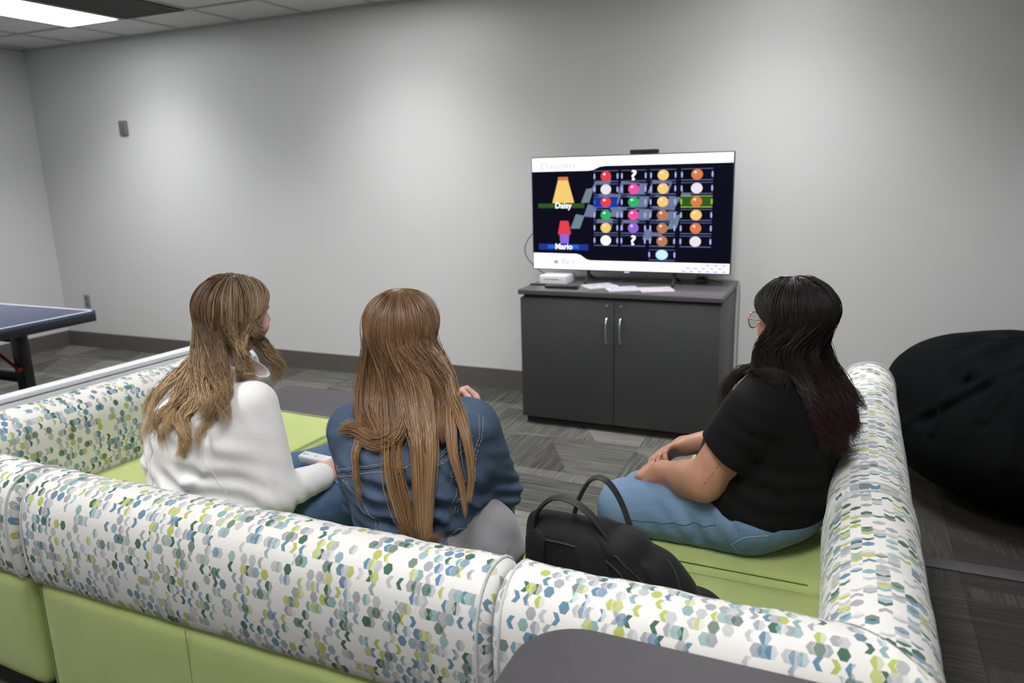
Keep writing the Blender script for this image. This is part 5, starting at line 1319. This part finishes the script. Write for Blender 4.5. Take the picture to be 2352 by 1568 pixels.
    bm = bmesh.new(); hcw = lambda x, y, z: w(0, -.008, .030) + (V3(x * .0875, y * .1035, z * .0955) @ np.array(ax))
    tube(bm, [hcw(.04 + .02 * math.sin(t * 3), math.cos(t), math.sin(t)) for t in np.linspace(.95, 2.2, 26)], [(.0022, .0008)] * 26, 6); obj('parting', bm, skin('scalp', (.26, .16, .12), (.32, .20, .15)), root)
person_black()

# ------------------------------------------------------------------ bean bag
def beanbag():
    f0 = union([ell((1.02, 4.02, .30), (.78, .70, .34), None, .1), ell((1.05, 4.05, .46), (.70, .60, .32), None, .15), ell((.62, 4.10, .50), (.36, .42, .22), None, .12)])
    rg = np.random.default_rng(2); fl = []
    for k in range(34):
        a = rg.uniform(PI * .95, PI * 1.75); c = V3(.95 + rg.uniform(-.25, .45), 3.95 + rg.uniform(-.25, .25), .60); r0 = rg.uniform(.05, .3); r1 = r0 + rg.uniform(.2, .45); tw = rg.uniform(-.5, .5)
        pts = np.array([c + V3(math.cos(a + tw * t) * (r0 + (r1 - r0) * t), math.sin(a + tw * t) * (r0 + (r1 - r0) * t), .12 - .35 * t) for t in (0, .33, .66, 1)])
        pts = project(f0, pts, 0, 4); fl.append((list(pts), rg.uniform(.014, .030), rg.choice([-1, 1]) * rg.uniform(.012, .024)))
    fl.append(([(.55, 3.75, .60), (.85, 3.50, .50), (1.2, 3.35, .40)], .05, -.035)); fl.append(([(.60, 3.62, .50), (.9, 3.42, .36), (1.2, 3.32, .30)], .04, .02))
    f = cut(folds(f0, fl, [((1, .4, .3), .22, .012, 0, (.9, 3.8, .5), .5)]), [below((0, 0, .003), (0, 0, -1), .04)])
    o = soft('bean_bag', f, (.12, 3.20, -.02), (1.95, 4.80, .90), .014, M_['bean'], None)
    tag(o, 'large crumpled black bean bag on the floor at the right edge', 'bean bag')
beanbag()

# ------------------------------------------------------------------ backpack
def backpack():
    root = empty('backpack', (-.48, 1.62, SEAT), 'black backpack with two carry handles standing on the corner sofa section', 'backpack')
    c = V3(-.50, 1.60, .59)
    main = [rbox((-.530, 1.600, .595), (.150, .060, .142), .05, None, .03), rbox((-.440, 1.605, .570), (.130, .062, .115), .055, None, .05), ell((-.400, 1.63, .540), (.150, .085, .130), None, .04)]
    top = [cap((-.655, 1.60, .722), (-.49, 1.60, .722), .022, .022, .03), cap((-.49, 1.60, .722), (-.41, 1.60, .690), .022, .022, .03), cap((-.41, 1.60, .690), (-.35, 1.59, .60), .022, .02, .03), cap((-.35, 1.59, .60), (-.325, 1.585, .48), .02, .02, .03)]
    f = folds(union(main + top), [([(-.385, 1.545, .70), (-.335, 1.55, .62), (-.30, 1.55, .52)], .008, .006), ([(-.44, 1.53, .68), (-.39, 1.53, .58), (-.37, 1.53, .48)], .012, -.006)], [((1, .3, .5), .08, .004, 0, (-.40, 1.56, .60), .12)])
    f = cut(f, [below((0, 0, .457), (0, 0, -1), .02)])
    b = soft('body', f, (-.74, 1.47, .43), (-.20, 1.78, .79), .004, M_['bag'], root)
    # front pocket lump on the seat
    pf = cut(union([ell((-.275, 1.66, .50), (.085, .075, .075), None, .02), ell((-.235, 1.655, .485), (.06, .06, .05), None, .02)]), [below((0, 0, .457), (0, 0, -1), .01)])
    soft('side_pocket', pf, (-.40, 1.54, .44), (-.14, 1.76, .60), .005, M_['bag'], root)
    bl = plain('black_webbing', (.016, .016, .018), .6, var=.15)
    for pts in ([(-.650, 1.565, .715), (-.638, 1.56, .765), (-.598, 1.56, .806), (-.55, 1.56, .806), (-.500, 1.56, .775), (-.455, 1.565, .715)],
                [(-.575, 1.635, .715), (-.560, 1.64, .775), (-.528, 1.64, .832), (-.492, 1.64, .836), (-.455, 1.64, .79), (-.420, 1.635, .705)]):
        bm = bmesh.new(); p = smoothpath(pts, 6); tube(bm, p, [(.013, .0055)] * len(p), 10, flat=(0, 1, 0)); obj('handle', bm, bl, root)
    # shoulder straps on the side facing the camera
    for xs, wd in (((-.640, -.645, -.655), .030), ((-.500, -.475, -.470), .034)):
        P0 = [(xs[0], 1.53, .700), (xs[1], 1.525, .62), (xs[1], 1.525, .55), (xs[2], 1.525, .48)]
        fs = union(chain([V3(*p) for p in P0], [wd] * 4, .01))
        A_ = [ (x, y, z) for x, y, z in P0]
        def sf(P, fs=fs): return smax(fs(P), f(P) - .012, .006)
        soft('shoulder_strap', sf, (xs[0] - .08, 1.46, .45), (xs[0] + .10, 1.60, .75), .004, M_['bag'], root)
    for path in ([(-.66, 1.55, .70), (-.52, 1.53, .700), (-.43, 1.53, .66), (-.375, 1.53, .56), (-.36, 1.53, .48)], [(-.345, 1.60, .655), (-.285, 1.585, .585), (-.262, 1.58, .50)], [(-.44, 1.53, .70), (-.36, 1.53, .63), (-.315, 1.53, .52)]):
        seam('zip', f, [path], bl, b, off=.001, r=.0035, dash=False, step=.008)
    zm = plain('dark_zip_metal', (.05, .05, .055), .3, .8)
    for p in ((-.300, 1.56, .610), (-.262, 1.56, .520)):
        q = project(f, np.array([p]), .006)[0]; bm = bmesh.new(); box(bm, q - .006, q + .006, .002); tube(bm, smoothpath([q, q + V3(.006, -.006, -.012), q + V3(.010, -.008, -.034)], 4), .003, 6); obj('zip_pull', bm, zm, b)
    bm = bmesh.new(); tube(bm, smoothpath([(-.262, 1.575, .555), (-.250, 1.57, .540), (-.240, 1.57, .515), (-.246, 1.57, .500), (-.256, 1.57, .515)], 5), .0045, 8); obj('buckle_strap', bm, bl, root)
backpack()
